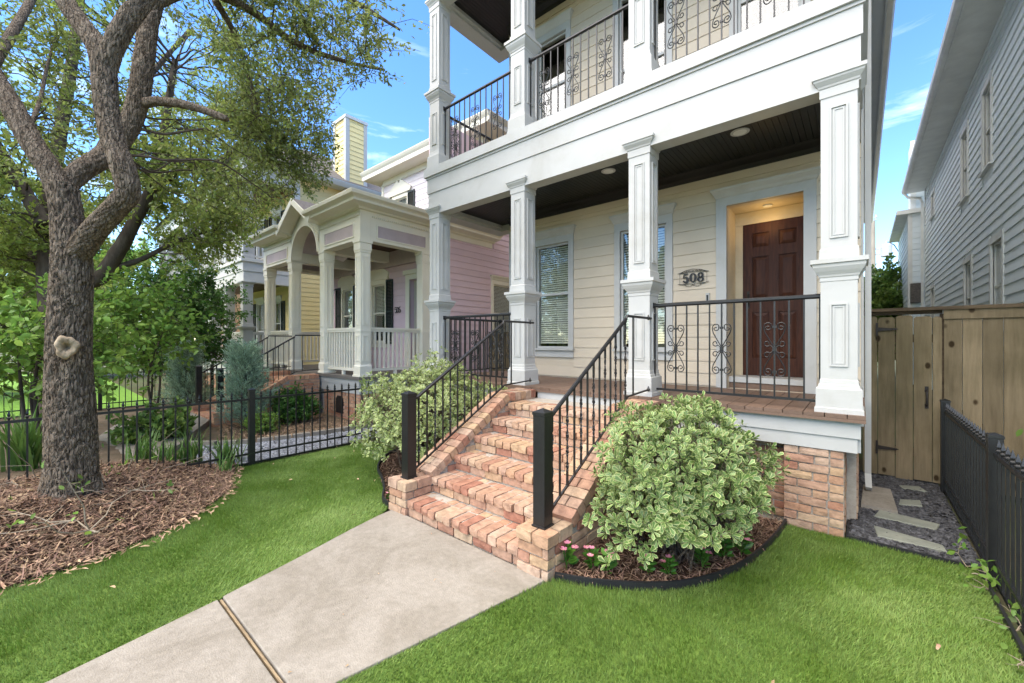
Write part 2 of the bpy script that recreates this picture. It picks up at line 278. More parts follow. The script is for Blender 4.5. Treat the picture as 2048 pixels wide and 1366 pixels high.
def window(parent, fr, a0, a1, z0, z1, trim='white', blind=True, cas=.085, crown=True, apron=True, meet=.5, blindto=.0, room='room', mid=True):
    """a0..a1, z0..z1: the hole in the wall. Returns the window part"""
    m = M(); pr = -.03
    fr.box(m, a0-cas, a0, pr, .02, z0, z1); fr.box(m, a1, a1+cas, pr, .02, z0, z1)
    w = part('window', m, trim, parent)
    m = M(); hz = z1
    fr.box(m, a0-cas, a1+cas, pr-.003, .02, hz, hz+.11)
    if crown:
        n = len(m.v); P = [(pr-.003, hz+.11), (pr-.018, hz+.125), (pr-.03, hz+.155), (pr-.065, hz+.20), (pr-.07, hz+.225), (0, hz+.225), (0, hz+.11)]
        e = [0, .012, .022, .05, .055, .055, 0]
        vs = [fr.p(a0-cas-e[i], q[0], q[1]) for i, q in enumerate(P)]+[fr.p(a1+cas+e[i], q[0], q[1]) for i, q in enumerate(P)]
        k = len(P); m.add(vs, [tuple(range(k))[::-1], tuple(range(k, 2*k))]+[(i, (i+1) % k, k+(i+1) % k, k+i) for i in range(k)])
    part('window_head', m, trim, w)
    m = M(); fr.box(m, a0-cas-.015, a1+cas+.015, pr-.035, .02, z0-.03, z0)
    if apron: fr.box(m, a0-cas, a1+cas, pr+.003, .01, z0-.14, z0-.03)
    part('window_sill', m, trim, w)
    zm = z0+(z1-z0)*meet; s = .032; m = M()
    fr.box(m, a0, a0+s, .012, .055, z0, z1); fr.box(m, a1-s, a1, .012, .055, z0, z1); fr.box(m, a0+s, a1-s, .012, .055, z1-s, z1); fr.box(m, a0+s, a1-s, .012, .055, z0, z0+s)
    if mid: fr.box(m, a0+s, a1-s, .010, .055, zm-.018, zm+.018)
    part('sash', m, trim, w)
    for q0, q1 in (((z0+s, zm-.018), (zm+.018, z1-s)) if mid else ((z0+s, z1-s),)):
        m = M(); fr.box(m, a0+s, a1-s, .034, .040, q0, q1); part('pane', m, 'glass', w)
    if blind:
        m = M(); z = z1-.05
        while z > z0+(z1-z0)*blindto+.03:
            q = .014
            m.add([fr.p(a0+.02, .080, z-q), fr.p(a1-.02, .080, z-q), fr.p(a1-.02, .096, z+q), fr.p(a0+.02, .096, z+q)], [(0, 1, 2, 3)]); z -= .036
        part('blind', m, 'blind', w)
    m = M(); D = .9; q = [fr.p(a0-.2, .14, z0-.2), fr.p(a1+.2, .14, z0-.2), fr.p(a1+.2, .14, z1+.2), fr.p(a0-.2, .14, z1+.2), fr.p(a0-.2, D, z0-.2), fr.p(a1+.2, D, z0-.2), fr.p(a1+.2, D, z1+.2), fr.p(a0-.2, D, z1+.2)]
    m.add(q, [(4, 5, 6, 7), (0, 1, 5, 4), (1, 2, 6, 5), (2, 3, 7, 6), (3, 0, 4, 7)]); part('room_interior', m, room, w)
    return w
# brick variants
def brickvar(seed, mt):
    r = random.Random(seed); bm = bmesh.new(); bmesh.ops.create_cube(bm, size=1); bmesh.ops.subdivide_edges(bm, edges=bm.edges[:], cuts=1, use_grid_fill=True)
    for v in bm.verts:
        k = sum(abs(c) > .4 for c in v.co)
        f = {3: .955, 2: .985, 1: 1.0}.get(k, 1)
        v.co = Vector((v.co.x*(f+(1-f)*.5)+r.uniform(-.012, .012), v.co.y*f+r.uniform(-.025, .025), v.co.z*f+r.uniform(-.035, .035)))
    me = bpy.data.meshes.new('brick'); bm.to_mesh(me); bm.free(); me.materials.append(K[mt]); return me
BV = {mt: [brickvar(s, mt) for s in range(7)] for mt in ('brick', 'brick2')}
def brick(parent, x0, x1, y0, y1, z0, z1, rotz=0, rotx=0, mt='brick', jit=1, name='brick'):
    return link(name, R.choice(BV[mt]), parent, ((x0+x1)/2, (y0+y1)/2+R.uniform(-.004, .004)*jit, (z0+z1)/2),
                (rotx+R.uniform(-.012, .012)*jit, R.uniform(-.01, .01)*jit, rotz+R.uniform(-.012, .012)*jit), (abs(x1-x0), abs(y1-y0), abs(z1-z0)))
def brickwall(parent, fr, a0, a1, z0, z1, course=.069, bl=.205, depth=.09, mt='brick', flemish=False, proud=0.0):
    n = max(1, round((z1-z0)/course)); c = (z1-z0)/n
    for i in range(n):
        a = a0; k = i
        first = bl*(.5 if i % 2 else 1)
        while a < a1-.015:
            w = first if a == a0 else (bl*(.5 if (flemish and (k % 2)) else 1)); k += 1
            w *= R.uniform(.94, 1.05); e = min(a+w, a1)
            if a1-e < .05: e = a1
            p, q = fr.p(a+.005, -proud+R.uniform(-.004, .004), 0), fr.p(e-.005, depth, 0)
            x0, x1 = sorted((p[0], q[0])); y0, y1 = sorted((p[1], q[1]))
            if fr.pl == 'y': brick(parent, x0, x1, y0, y1, z0+i*c+.005, z0+(i+1)*c-.005, mt=mt)
            else:
                link('brick', R.choice(BV[mt]), parent, ((x0+x1)/2, (y0+y1)/2, z0+(i+.5)*c), (R.uniform(-.01, .01), R.uniform(-.01, .01), math.pi/2), (y1-y0, x1-x0, c-.01))
            a = e
def stuff_mesh(name, verts, faces_per, mt, parent=None, attrs=None, smooth=False):
    """verts (N,k,3): N islands of k verts; faces_per: list of index tuples of one island"""
    N, k, _ = verts.shape; me = bpy.data.meshes.new(name); me.vertices.add(N*k); me.vertices.foreach_set('co', verts.reshape(-1).astype(np.float32))
    ln = [len(f) for f in faces_per]; tot = sum(ln); idx = np.concatenate([np.array(f) for f in faces_per])
    li = (np.arange(N)[:, None]*k+idx[None, :]).reshape(-1); me.loops.add(N*tot); me.loops.foreach_set('vertex_index', li.astype(np.int32))
    st = np.concatenate([[0], np.cumsum(ln)[:-1]]); ls = (np.arange(N)[:, None]*tot+st[None, :]).reshape(-1)
    me.polygons.add(N*len(ln)); me.polygons.foreach_set('loop_start', ls.astype(np.int32))
    me.polygons.foreach_set('loop_total', np.tile(np.array(ln, np.int32), N))
    if smooth: me.polygons.foreach_set('use_smooth', np.ones(N*len(ln), bool))
    me.update(calc_edges=True)
    for an, av in (attrs or {}).items():
        at = me.attributes.new(an, 'FLOAT', 'POINT'); at.data.foreach_set('value', np.tile(np.array(av, np.float32), N))
    me.materials.append(K[mt]); me.validate(); return link(name, me, parent)
def inpoly(x, y, poly):
    r = np.zeros(x.shape, bool); n = len(poly)
    for i in range(n):
        (x1, y1), (x2, y2) = poly[i], poly[(i+1) % n]
        if y1 == y2: continue
        c = ((y1 > y) != (y2 > y)) & (x < (x2-x1)*(y-y1)/(y2-y1)+x1); r ^= c
    return r
def unitv(a): return a/np.maximum(np.linalg.norm(a, axis=-1, keepdims=True), 1e-9)
def rand_dirs(n, rng=NR): return unitv(rng.normal(size=(n, 3)))
def sheet(name, poly, z, mt, kind='structure'):
    m = M().add([(x, y, z) for x, y in poly], [tuple(range(len(poly)))]); o = part(name, m, mt); return tag(o, kind=kind)
def scatter(poly, dens, rng=NR):
    xs = [p[0] for p in poly]; ys = [p[1] for p in poly]; A = (max(xs)-min(xs))*(max(ys)-min(ys)); n = int(A*dens)
    x = rng.uniform(min(xs), max(xs), n); y = rng.uniform(min(ys), max(ys), n); k = inpoly(x, y, poly); return x[k], y[k]
# ------------------------------------------------------------------ ground
gm = M(); gm.add([(-300, -300, -.06), (300, -300, -.06), (300, 300, -.06), (-300, 300, -.06)], [(0, 1, 2, 3)])
tag(part('ground', gm, 'ground'), kind='structure')
WL = [(-2.943, .74), (-3.06, 1.2), (-3.2, 1.7), (-3.27, 2.0), (-3.31, 2.2)]
WR = [(-1.55, 2.2), (-1.585, 2.0), (-1.70, 1.45), (-1.811, .913), (-1.835, .74)]
walk = link('walkway', None); walk.empty_display_size = .1; tag(walk, kind='structure')
def slab(poly, z0, z1):
    m = M().prism(poly, lambda x, y, a: (x, y, a), z0, z1); return m
P1 = [(-2.95, .752)]+WL[1:-1]+[(-3.29, 2.165), (-1.56, 2.165)]+WR[1:-1]+[(-1.832, .752)]
P2 = [(-2.70, -4), (-2.82, .05), (-2.938, .722), (-1.838, .722), (-1.90, .05), (-1.95, -4)]
for P in (P1, P2):
    o = part('concrete_slab', slab(P[::-1], -.05, .014), 'conc', walk); bv = o.modifiers.new('b', 'BEVEL'); bv.width = .006; bv.segments = 2; bv.limit_method = 'ANGLE'
pbox('joint_strip', 'woodstrip', walk, -2.93, -1.845, .7315, .7425, -.05, .008)
pbox('joint_filler', 'soil', walk, -2.93, -1.845, .7225, .7565, -.055, -.042)
BEDR = [(-1.52, 2.215), (-1.30, 2.31), (-1.03, 2.49), (-.86, 2.66), (-.73, 2.87), (-.62, 3.15), (-.56, 3.45), (-.51, 3.8), (-.485, 4.16)]
BEDL = [(-3.37, 2.17), (-3.55, 2.22), (-3.78, 2.38), (-4.1, 2.55), (-4.5, 2.75), (-4.85, 3.1), (-5.1, 3.6), (-5.25, 4.2)]
MULCH_EDGE = [(-5.82, 1.62), (-5.43, 1.46), (-5.05, 1.36), (-4.8, 1.2), (-4.46, .9), (-4.25, .6), (-4.13, .3), (-4.09, -.13), (-4.15, -1.0), (-4.3, -3)]
LAWN_L = [(-5.84, 5.5)]+MULCH_EDGE+[(-2.73, -3)]+[(-2.825, .05), (-2.95, .74)]+WL[1:-1]+BEDL+[(-5.3, 5.5)]
LAWN_R = [(-1.945, -3), (.60, -3), (.60, 4.165), (-.10, 4.165), (-.30, 4.15)]+BEDR[::-1]+[(-1.55, 2.14)]+WR[1:]+[(-1.89, .05)]
lawns = [sheet('lawn', LAWN_L, 0, 'turfbase'), sheet('lawn', LAWN_R, 0, 'turfbase')]
sheet('planting_bed', BEDR+[(-1.53, 4.16)], .02, 'soil'); sheet('planting_bed', BEDL[::-1]+[(-3.36, 4.2)][0:1]+[], .02, 'soil')
sheet('gravel_path', [(-.09, 4.19), (.64, 4.19), (.64, 6.5), (-.09, 6.5)], .006, 'gravelbase')
def d_edge(x, y):
    best = np.full(np.shape(x), 9.0)
    for (x1, y1), (x2, y2) in zip(MULCH_EDGE[:-1], MULCH_EDGE[1:]):
        dx, dy = x2-x1, y2-y1; t = np.clip(((x-x1)*dx+(y-y1)*dy)/(dx*dx+dy*dy), 0, 1); best = np.minimum(best, np.hypot(x-x1-t*dx, y-y1-t*dy))
    return best
def mound(x, y):
    t = np.clip(d_edge(x, y)/1.05, 0, 1); return .012+.25*t*t*(3-2*t)
MPOLY = MULCH_EDGE+[(-6.0, -3), (-6.0, 1.62)]
xs = np.linspace(-6.0, -4.0, 41); ys = np.linspace(-3, 1.7, 90); gx, gy = np.meshgrid(xs, ys); gz = mound(gx, gy)+NR.normal(size=gx.shape)*.004
m = M(); m.v = [tuple(p) for p in np.stack([gx, gy, gz], -1).reshape(-1, 3)]
ins = inpoly(gx, gy, MPOLY)
for j in range(89):
    for i in range(40):
        if ins[j, i] or ins[j+1, i+1] or ins[j, i+1] or ins[j+1, i]:
            a = j*41+i; m.f.append((a, a+1, a+42, a+41))
for k, v in enumerate(m.v):
    if not ins.reshape(-1)[k]: m.v[k] = (v[0], v[1], -.02)
tag(part('mulch_bed', m, 'soil', smooth=True), kind='structure')
def slivers(name, x, y, z, mt, ln=(.03, .10), wd=(.004, .011), tilt=.35, parent=None, rng=NR):
    n = len(x); a = rng.uniform(0, 6.283, n); l = rng.uniform(*ln, n)/2; w = rng.uniform(*wd, n)/2; tl = rng.normal(0, tilt, n)
    d = np.stack([np.cos(a)*np.cos(tl), np.sin(a)*np.cos(tl), np.sin(tl)], -1); s = np.stack([-np.sin(a), np.cos(a), rng.normal(0, .4, n)], -1)
    c = np.stack([x, y, z+np.abs(np.sin(tl))*l*.6+.004], -1); cv = np.stack([rng.normal(0, .004, n), rng.normal(0, .004, n), rng.uniform(-.002, .009, n)], -1)
    V = np.stack([c-d*l[:, None]-s*w[:, None]*.5, c-d*l[:, None]+s*w[:, None]*.5, c+cv+s*w[:, None], c+d*l[:, None], c+cv-s*w[:, None]], 1)
    return tag(stuff_mesh(name, V, [(0, 4, 2, 1), (4, 3, 2)], mt, parent), kind='stuff')
def turf(poly, dens, name):
    x, y = scatter(poly, dens); n = len(x)
    fld = np.sin(x*1.9+1.3*np.sin(y*1.1))+np.sin(y*2.3+x*.7)+.6*np.sin(x*5.1+2)*np.sin(y*4.3)
    a = fld*1.1+NR.normal(0, .8, n); lean = .55+.2*fld+NR.normal(0, .25, n); h = NR.uniform(.020, .038, n)*(1+.18*np.sin(x*3.1)*np.cos(y*2.7)); w = NR.uniform(.0018, .0032, n)
    b = NR.uniform(0, 6.283, n); s = np.stack([np.cos(b), np.sin(b), 0*b], -1)*w[:, None]; c = np.stack([x, y, 0*x], -1)
    tip = c+np.stack([np.cos(a)*np.sin(lean)*h, np.sin(a)*np.sin(lean)*h, np.maximum(np.cos(lean), .35)*h], -1)
    return tag(stuff_mesh(name, np.stack([c-s, c+s, tip], 1), [(0, 1, 2)], 'turf'), 'short green artificial turf blades on the '+('left lawn beside the mulch bed' if poly is LAWN_L else 'right lawn beside the walkway'), 'grass', kind='stuff')
def clip(poly, y0): return [(x, max(y, y0)) for x, y in poly]
# ------------------------------------------------------------------ main house
H1 = thing('beige_house', 'two storey beige house with white columned porch and balcony, numbered 508', 'house', (-2.6, 6, 0))
ZD = .99; FY = Fr('y', 5.5)
CX = [-5.19, -3.46, -1.79, -.135]; CY = 4.288
colprof = [(.155, 0), (.155, .036), (.147, .042), (.145, .19), (.140, .20), (.132, .203), (.130, .222), (.124, .228), (.121, .262), (.116, .268), (.116, 1.052), (.121, 1.056), (.121, 1.085), (.127, 1.09), (.131, 1.105), (.150, 1.135), (.165, 1.165), (.168, 1.19), (.181, 1.195), (.181, 1.229), (.126, 1.234), (.124, 1.312), (.115, 1.322), (.115, 2.536), (.123, 2.54), (.123, 2.612), (.130, 2.617), (.134, 2.632), (.158, 2.665), (.162, 2.68), (.171, 2.685), (.171, 2.715)]
colme = M().sq(colprof).mesh('column', K['white'])
def framemesh(w, z0, z1, h, mt):            # two nested raised mouldings on the front (-Y) face and the right (+X) face
    m = M()
    for F in (Fr('y', -h), Fr('x', h)):
        for e, t, d in ((0, .012, .012), (.022, .010, .006)):
            a0, a1, b0, b1 = -w/2+e, w/2-e, z0+e, z1-e
            F.box(m, a0, a0+t, -d, .002, b0, b1); F.box(m, a1-t, a1, -d, .002, b0, b1); F.box(m, a0+t, a1-t, -d, .002, b0, b0+t); F.box(m, a0+t, a1-t, -d, .002, b1-t, b1)
    return m.mesh('panel_moulding', K[mt])
pmA = framemesh(.115, 1.40, 2.455, .115, 'white'); pmB = framemesh(.115, .37, .875, .116, 'white')
for z in (ZD, 4.33):
    for cx in CX:
        c = link('column', colme, H1, (cx, CY, z)); link('panel_moulding', pmA, c); link('panel_moulding', pmB, c)
def beams(z, zt, parent):
    """fascia boards round the porch edge, z = underside"""
    for nm, a, b, o in (('fascia_board', z, z+.34, 0), ('fascia_board', z+.343, z+.60, .013)):
        pbox(nm, 'white', parent, -5.33-o, .0+o, 4.165-o, 4.35, a, b)
        pbox(nm, 'white', parent, -5.33-o, -5.08, 4.352, 5.87, a, b); pbox(nm, 'white', parent, -5.079, -4.745, 5.64, 5.87-o, a, b)
        pbox(nm, 'white', parent, -.22, .0+o, 4.352, 5.498, a, b)
    pbox('fascia_cap', 'white', parent, -5.385, .045, 4.115, 5.495, z+.603, zt); pbox('fascia_cap', 'white', parent, -5.385, -4.745, 5.497, 5.92, z+.603, zt)
    pbox('fascia_bead', 'white', parent, -5.362, .028, 4.138, 4.2, z+.572, z+.601)
beams(3.595, 4.33, H1)
beams(6.945, 7.75, H1)
for zc in (3.70, 7.05):                     # beadboard ceilings: real grooves
    x = -5.08; m = M()
    while x < -.22:
        m.box(x, min(x+.052, -.22), 4.352, 5.5 if x > -4.74 else 5.64, zc, zc+.02); x += .056
    tag(part('porch_ceiling', m, 'ceil', H1), kind='stuff')
pbox('ceiling_deck', 'ceil', H1, -5.08, -.22, 4.352, 5.6, 3.723, 3.75); pbox('ceiling_deck', 'ceil', H1, -5.08, -.22, 4.352, 5.6, 7.073, 7.10)
for zc in (3.70, 7.05):
    m = M(); m.prism([(5.497, zc), (5.36, zc), (5.38, zc-.02), (5.44, zc-.06), (5.47, zc-.10), (5.497, zc-.10)], lambda y, z, a: (a, y, z), -4.72, -.22); part('crown_moulding', m, 'ceil', H1)
    pbox('side_crown', 'white', H1, -5.079, -5.03, 4.352, 5.62, zc-.06, zc-.002); pbox('frieze_board', 'beige', H1, -4.72, -.24, 5.472, 5.4995, zc-.20, zc-.105)
for x in (-.94, -2.41, -3.9):
    lt = link('recessed_light', M().lathe([(.080, 0), (.088, .002), (.088, .006)], 28).mesh('recessed_light', K['white']), H1, (x, 4.69, 3.693)); link('light_lens', M().lathe([(.060, -.002), (.064, .001)], 24).mesh('light_lens', K['lens']), lt)
HOLES1 = [(-4.145, -3.50, 1.45, 3.14), (-2.635, -1.975, 1.45, 3.14), (-1.245, -.478, .99, 3.21)]
HOLES2 = [(-4.10, -3.55, 4.95, 6.5), (-2.66, -1.98, 4.40, 6.5), (-1.13, -.50, 4.75, 6.5)]
siding(H1, FY, -4.72, 0.0, ZD+.02, 3.60, .152, 'beige', [(a-.085, b+.085, c-.14 if c > 1 else c, d+.11) for a, b, c, d in HOLES1], gap=.0015)
siding(H1, FY, -4.72, 0.0, 4.35, 6.92, .152, 'beige', [(a-.085, b+.085, c-.05, d+.11) for a, b, c, d in HOLES2], gap=.0015)
backing(H1, FY, -4.72, 0.0, .69, 7.7, HOLES1+HOLES2, 'beige')
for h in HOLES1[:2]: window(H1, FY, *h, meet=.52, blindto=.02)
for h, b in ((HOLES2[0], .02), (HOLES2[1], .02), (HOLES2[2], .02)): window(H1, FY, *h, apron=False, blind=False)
# door with recess
a0, a1, z0, z1 = HOLES1[2]
dr = thing; m = M()
FY.box(m, a0-.115, a0, -.03, .02, ZD+.005, z1); FY.box(m, a1, a1+.115, -.03, .02, ZD+.005, z1); FY.box(m, a0-.115, a1+.115, -.033, .02, z1, z1+.10)
P = [(-.033, z1+.10), (-.05, z1+.115), (-.06, z1+.14), (-.095, z1+.18), (-.10, z1+.205), (0, z1+.205), (0, z1+.10)]; e = [0, .012, .022, .05, .055, .055, 0]; k = len(P)
m.add([FY.p(a0-.115-e[i], q[0], q[1]) for i, q in enumerate(P)]+[FY.p(a1+.115+e[i], q[0], q[1]) for i, q in enumerate(P)], [tuple(range(k))[::-1], tuple(range(k, 2*k))]+[(i, (i+1) % k, k+(i+1) % k, k+i) for i in range(k)])
surround = part('door_surround', m, 'white', H1)
pbox('door_jamb', 'cream', H1, a0-.04, a0-.001, 5.521, 6.0, ZD, 3.3); pbox('door_jamb', 'cream', H1, a1+.001, a1+.04, 5.521, 6.0, ZD, 3.3)
pbox('recess_ceiling', 'cream', H1, a0, a1, 5.625, 6.0, z1+.003, z1+.05); pbox('door_header', 'cream', H1, a0, a1, 5.94, 5.985, 3.055, z1)
pbox('door_stile_trim', 'cream', H1, a0, a0+.085, 5.945, 5.985, 1.13, 3.053)
pbox('threshold', 'white', H1, a0+.002, a1-.002, 5.60, 6.02, 1.063, 1.128); pbox('threshold_riser', 'deck', H1, a0+.002, a1-.002, 5.615, 6.0, ZD+.002, 1.06)
dx0, dx1, dz0, dz1, dy = a0+.087, a1-.003, 1.131, 3.052, 5.962
door = pbox('front_door', 'door', H1, dx0, dx1, dy, dy+.04, dz0, dz1)
dm = M(); w = dx1-dx0; st = .105; mid = (dx0+dx1)/2
rows = [(dz0+.22, dz0+.80), (dz0+.98, dz0+1.50), (dz0+1.62, dz1-.12)]
xsP = [(dx0+st, mid-.05), (mid+.05, dx1-st)]
for x0, x1 in ((dx0, dx0+st), (mid-.05, mid+.05), (dx1-st, dx1)): dm.box(x0, x1, dy-.016, dy-.001, dz0, dz1)
for z0_, z1_ in ((dz0, rows[0][0]), (rows[0][1], rows[1][0]), (rows[1][1], rows[2][0]), (rows[2][1], dz1)):
    for x0, x1 in xsP: dm.box(x0, x1, dy-.0155, dy-.001, z0_, z1_)
part('door_frame', dm, 'door', H1)
for x0, x1 in xsP:
    for q0, q1 in rows:
        m = M(); mg = .045
        m.add([(x0+.006, dy-.002, q0+.006), (x1-.006, dy-.002, q0+.006), (x1-.006, dy-.002, q1-.006), (x0+.006, dy-.002, q1-.006), (x0+mg, dy-.013, q0+mg), (x1-mg, dy-.013, q0+mg), (x1-mg, dy-.013, q1-mg), (x0+mg, dy-.013, q1-mg)],
              [(4, 5, 6, 7), (0, 1, 5, 4), (1, 2, 6, 5), (2, 3, 7, 6), (3, 0, 4, 7)]); part('door_panel', m, 'door', H1)
part('door_handle', M().tube([(dx0+.06, dy-.05, 2.02), (dx0+.06, dy-.055, 2.10), (dx0+.06, dy-.02, 2.16)], .010, 8).box(dx0+.045, dx0+.075, dy-.022, dy-.0165, 1.98, 2.2), 'iron', H1)
# lamp over the door recess (its warm light shows in the photograph)
vl = thing('door_light', 'small warm ceiling light inside the front door recess', 'light', (-.86, 5.78, 3.2))
link('lamp_disc', M().lathe([(.05, 0), (.05, .012)], 20).mesh('lamp_disc', K['lens']), vl, (-.86, 5.78, 3.198))
ld = bpy.data.lights.new('door_lamp', 'POINT'); ld.energy = .7; ld.color = (1, .66, .28); ld.shadow_soft_size = .12
lo = bpy.data.objects.new('door_lamp', ld); C.objects.link(lo); lo.location = (-.86, 5.78, 3.0)
# deck: boards run front to back
x = -5.40
while x < .03:
    w = .138; e = min(x+w, .03); pbox('deck_board', 'deck', H1, x+.002, e-.002, 4.085, 5.499, .962, .990); x += w+.002
pbox('deck_landing', 'deck', H1, -5.38, -4.74, 5.5, 5.9, .962, .989); pbox('deck_edge', 'deck', H1, -5.40, .03, 4.082, 4.115, .935, .9605); pbox('deck_frame', 'soil', H1, -5.36, -.01, 4.20, 5.5, .70, .960)
for x0, x1 in ((-5.38, -3.34), (-1.53, 0.0)):
    pbox('skirt_board', 'white', H1, x0, x1, 4.135, 4.165, .805, .934); pbox('skirt_board', 'white', H1, x0, x1-.02, 4.15, 4.18, .69, .803)
pbox('skirt_board', 'white', H1, -.03, .0, 4.182, 5.5, .69, .934)
pbox('step_riser_board', 'white', H1, -3.08, -1.79, 4.105, 4.13, .855, .934)
# brick foundation
pbox('foundation', 'mortar', H1, -.498, -.102, 4.181, 4.60, -.05, .689); pbox('foundation', 'mortar', H1, -5.28, -.50, 4.350, 4.6, -.05, .69)
brickwall(H1, Fr('y', 4.165), -.505, -.10, 0.0, .69, depth=.10, flemish=True); brickwall(H1, Fr('x', -.095), 4.27, 4.62, 0.0, .69, depth=.08)
brickwall(H1, Fr('y', 4.335), -1.52, -.51, 0.0, .69, depth=.09); brickwall(H1, Fr('y', 4.335), -5.30, -3.36, 0.0, .69, depth=.09)
pbox('foundation', 'mortar', H1, -5.28, -.03, 4.63, 8.0, -.05, .69); brickwall(H1, Fr('x', -.02), 4.64, 6.3, 0, .69, depth=.05)
# right side wall, eave, gutter, downspout
FXR = Fr('x', .0)
siding(H1, FXR, 5.62, 12.0, .70, 7.2, .152, 'greywhite', gap=.0015); pbox('wall', 'greywhite', H1, -.12, -.004, 5.63, 24, .69, 7.3)  # made paler than the beige front to bounce light onto the grey house
pbox('corner_board', 'white', H1, -.12, .022, 5.505, 5.62, .69, 7.0)
pbox('soffit', 'white', H1, -.10, .30, 3.7, 25, 7.02, 7.05); pbox('fascia_board', 'white', H1, .30, .325, 3.7, 25, 6.98, 7.2)
m = M().prism([(.327, 7.02), (.40, 7.05), (.43, 7.10), (.435, 7.16), (.42, 7.16), (.415, 7.105), (.39, 7.07), (.34, 7.04), (.34, 7.16), (.327, 7.16)], lambda x, z, a: (x, a, z), 3.6, 25.2); part('gutter', m, 'gutter', H1)
m = M().prism([(-5.8, 7.76), (.42, 7.22), (.42, 7.16), (-5.8, 7.70)], lambda x, z, a: (x, a, z), 4.0, 25); 
m = M().add([(-5.75, 3.75, 7.76), (.42, 3.75, 7.76), (.42, 25, 7.25), (-5.75, 25, 7.25), (-2.7, 7, 9.6), (-2.7, 22, 9.6)], [(0, 1, 4), (1, 2, 5, 4), (2, 3, 5), (3, 0, 4, 5)]); part('roof', m, 'shingle', H1)
pbox('wall', 'beige', H1, -4.72, -4.61, 5.622, 20, .0, 7.0); pbox('corner_board', 'white', H1, -4.74, -4.62, 5.48, 5.62, ZD, 7.0)
m = M().tube([(.055, 5.58, 7.0), (.055, 5.58, .42), (.055, 5.58, .20), (.06, 5.46, .08)], .036, 4); part('downspout', m, 'white', H1)
# house number and bell
def ribbon(m, pts, wid, y0=5.470, y1=5.478):
    """flat stroke of varying width in the x-z plane, with thickness"""
    pts = [Vector((p[0], 0, p[1])) for p in pts]; n = len(pts); wid = wid if isinstance(wid, list) else [wid]*n; A = []; B = []
    for i, p in enumerate(pts):
        t = (pts[min(i+1, n-1)]-pts[max(i-1, 0)]).normalized(); q = Vector((-t.z, 0, t.x))*wid[i]/2; A.append(p+q); B.append(p-q)
    vs = [(v.x, y, v.z) for y in (y0, y1) for v in A+B]; fs = []; k = 2*n
    for i in range(n-1):
        fs += [(i, i+1, n+i+1, n+i), (k+i, k+n+i, k+n+i+1, k+i+1), (i, k+i, k+i+1, i+1), (n+i, n+i+1, k+n+i+1, k+n+i)]
    fs += [(0, n, k+n, k), (n-1, k+n-1, k+2*n-1, 2*n-1)]
    m.add(vs, fs)
def arc(cx, cz, rx, rz, a0, a1, n=20): return [(cx+rx*math.cos(rad(a0+(a1-a0)*i/(n-1))), cz+rz*math.sin(rad(a0+(a1-a0)*i/(n-1)))) for i in range(n)]
def digit(m, ch, x, z, h, sw=.15, **k):
    w = h*.62; s = h*sw
    if ch == '0': pts = arc(x, z, w*.40, h*.45, 0, 360, 29); ribbon(m, pts, [s*(.45+1.25*abs(math.cos(2*math.pi*i/28))) for i in range(29)], **k)
    if ch == '8':
        for cz, rx, rz in ((z+h*.235, w*.33, h*.215), (z-h*.225, w*.39, h*.225)):
            ribbon(m, arc(x, cz, rx, rz, 0, 360, 25), [s*(.5+.95*abs(math.cos(2*math.pi*i/24))) for i in range(25)], **k)
    if ch == '5':
        ribbon(m, [(x-w*.30, z+h*.42), (x+w*.36, z+h*.42)], s*1.15, **k); ribbon(m, [(x-w*.27, z+h*.42), (x-w*.33, z+h*.02)], s*.55, **k)
        p = arc(x-w*.02, z-h*.17, w*.38, h*.28, 145, -150, 24); ribbon(m, p, [s*(.5+1.3*max(0, math.sin(math.pi*min(1, max(0, (i-3)/19))))) for i in range(24)], **k)
        ribbon(m, arc(x-w*.28, z-h*.33, s*.35, s*.35, 0, 360, 9), s*.7, **k)
    if ch == '6':
        ribbon(m, arc(x, z-h*.2, w*.37, h*.25, 0, 360, 25), [s*(.5+.9*abs(math.cos(2*math.pi*i/24))) for i in range(25)], **k)
        ribbon(m, arc(x+w*.14, z-h*.05, w*.5, h*.52, 185, 75, 14), s*1.1, **k)
hn = thing('house_number', 'black iron 508 number plaque with scrollwork on the beige wall', 'house number', (-1.63, 5.48, 2.37))
for i, ch in enumerate('508'):
    m = M(); digit(m, ch, -1.632+(i-1)*.092, 2.375, .118); part('digit', m, 'black', hn)
m = M(); cx, cz = -1.632, 2.375
ribbon(m, [(cx-.19, cz+.065), (cx-.15, cz+.072), (cx-.09, cz+.098), (cx, cz+.112), (cx+.09, cz+.098), (cx+.15, cz+.072), (cx+.19, cz+.065)], [.004, .012, .006, .004, .006, .012, .004])
ribbon(m, [(cx-.15, cz+.066), (cx-.06, cz+.078), (cx+.06, cz+.078), (cx+.15, cz+.066)], .005)
for q in (-.09, -.045, 0, .045, .09): ribbon(m, arc(cx+q, cz+.088, .013, .008, 0, 330, 9), .0035)
ribbon(m, [(cx-.19, cz-.068), (cx-.13, cz-.078), (cx-.03, cz-.072), (cx, cz-.085), (cx+.03, cz-.072), (cx+.13, cz-.078), (cx+.19, cz-.06)], [.004, .010, .005, .007, .005, .010, .004])
for q in (-1, 1): ribbon(m, arc(cx+q*.05, cz-.082, .05, .024, 180, 360, 12), .004)
for q in (-.165, .165): ribbon(m, [(cx+q, cz+.066), (cx+q, cz-.07)], .003, y0=5.476, y1=5.478)
part('scroll_plate', m, 'black', hn)
db = thing('doorbell', 'slim white video doorbell with black face beside the front door', 'doorbell', (-1.455, 5.48, 2.05))
pbox('bell_body', 'white', db, -1.476, -1.434, 5.455, 5.486, 2.04, 2.165); pbox('bell_face', 'black', db, -1.466, -1.444, 5.4535, 5.455, 2.07, 2.14)
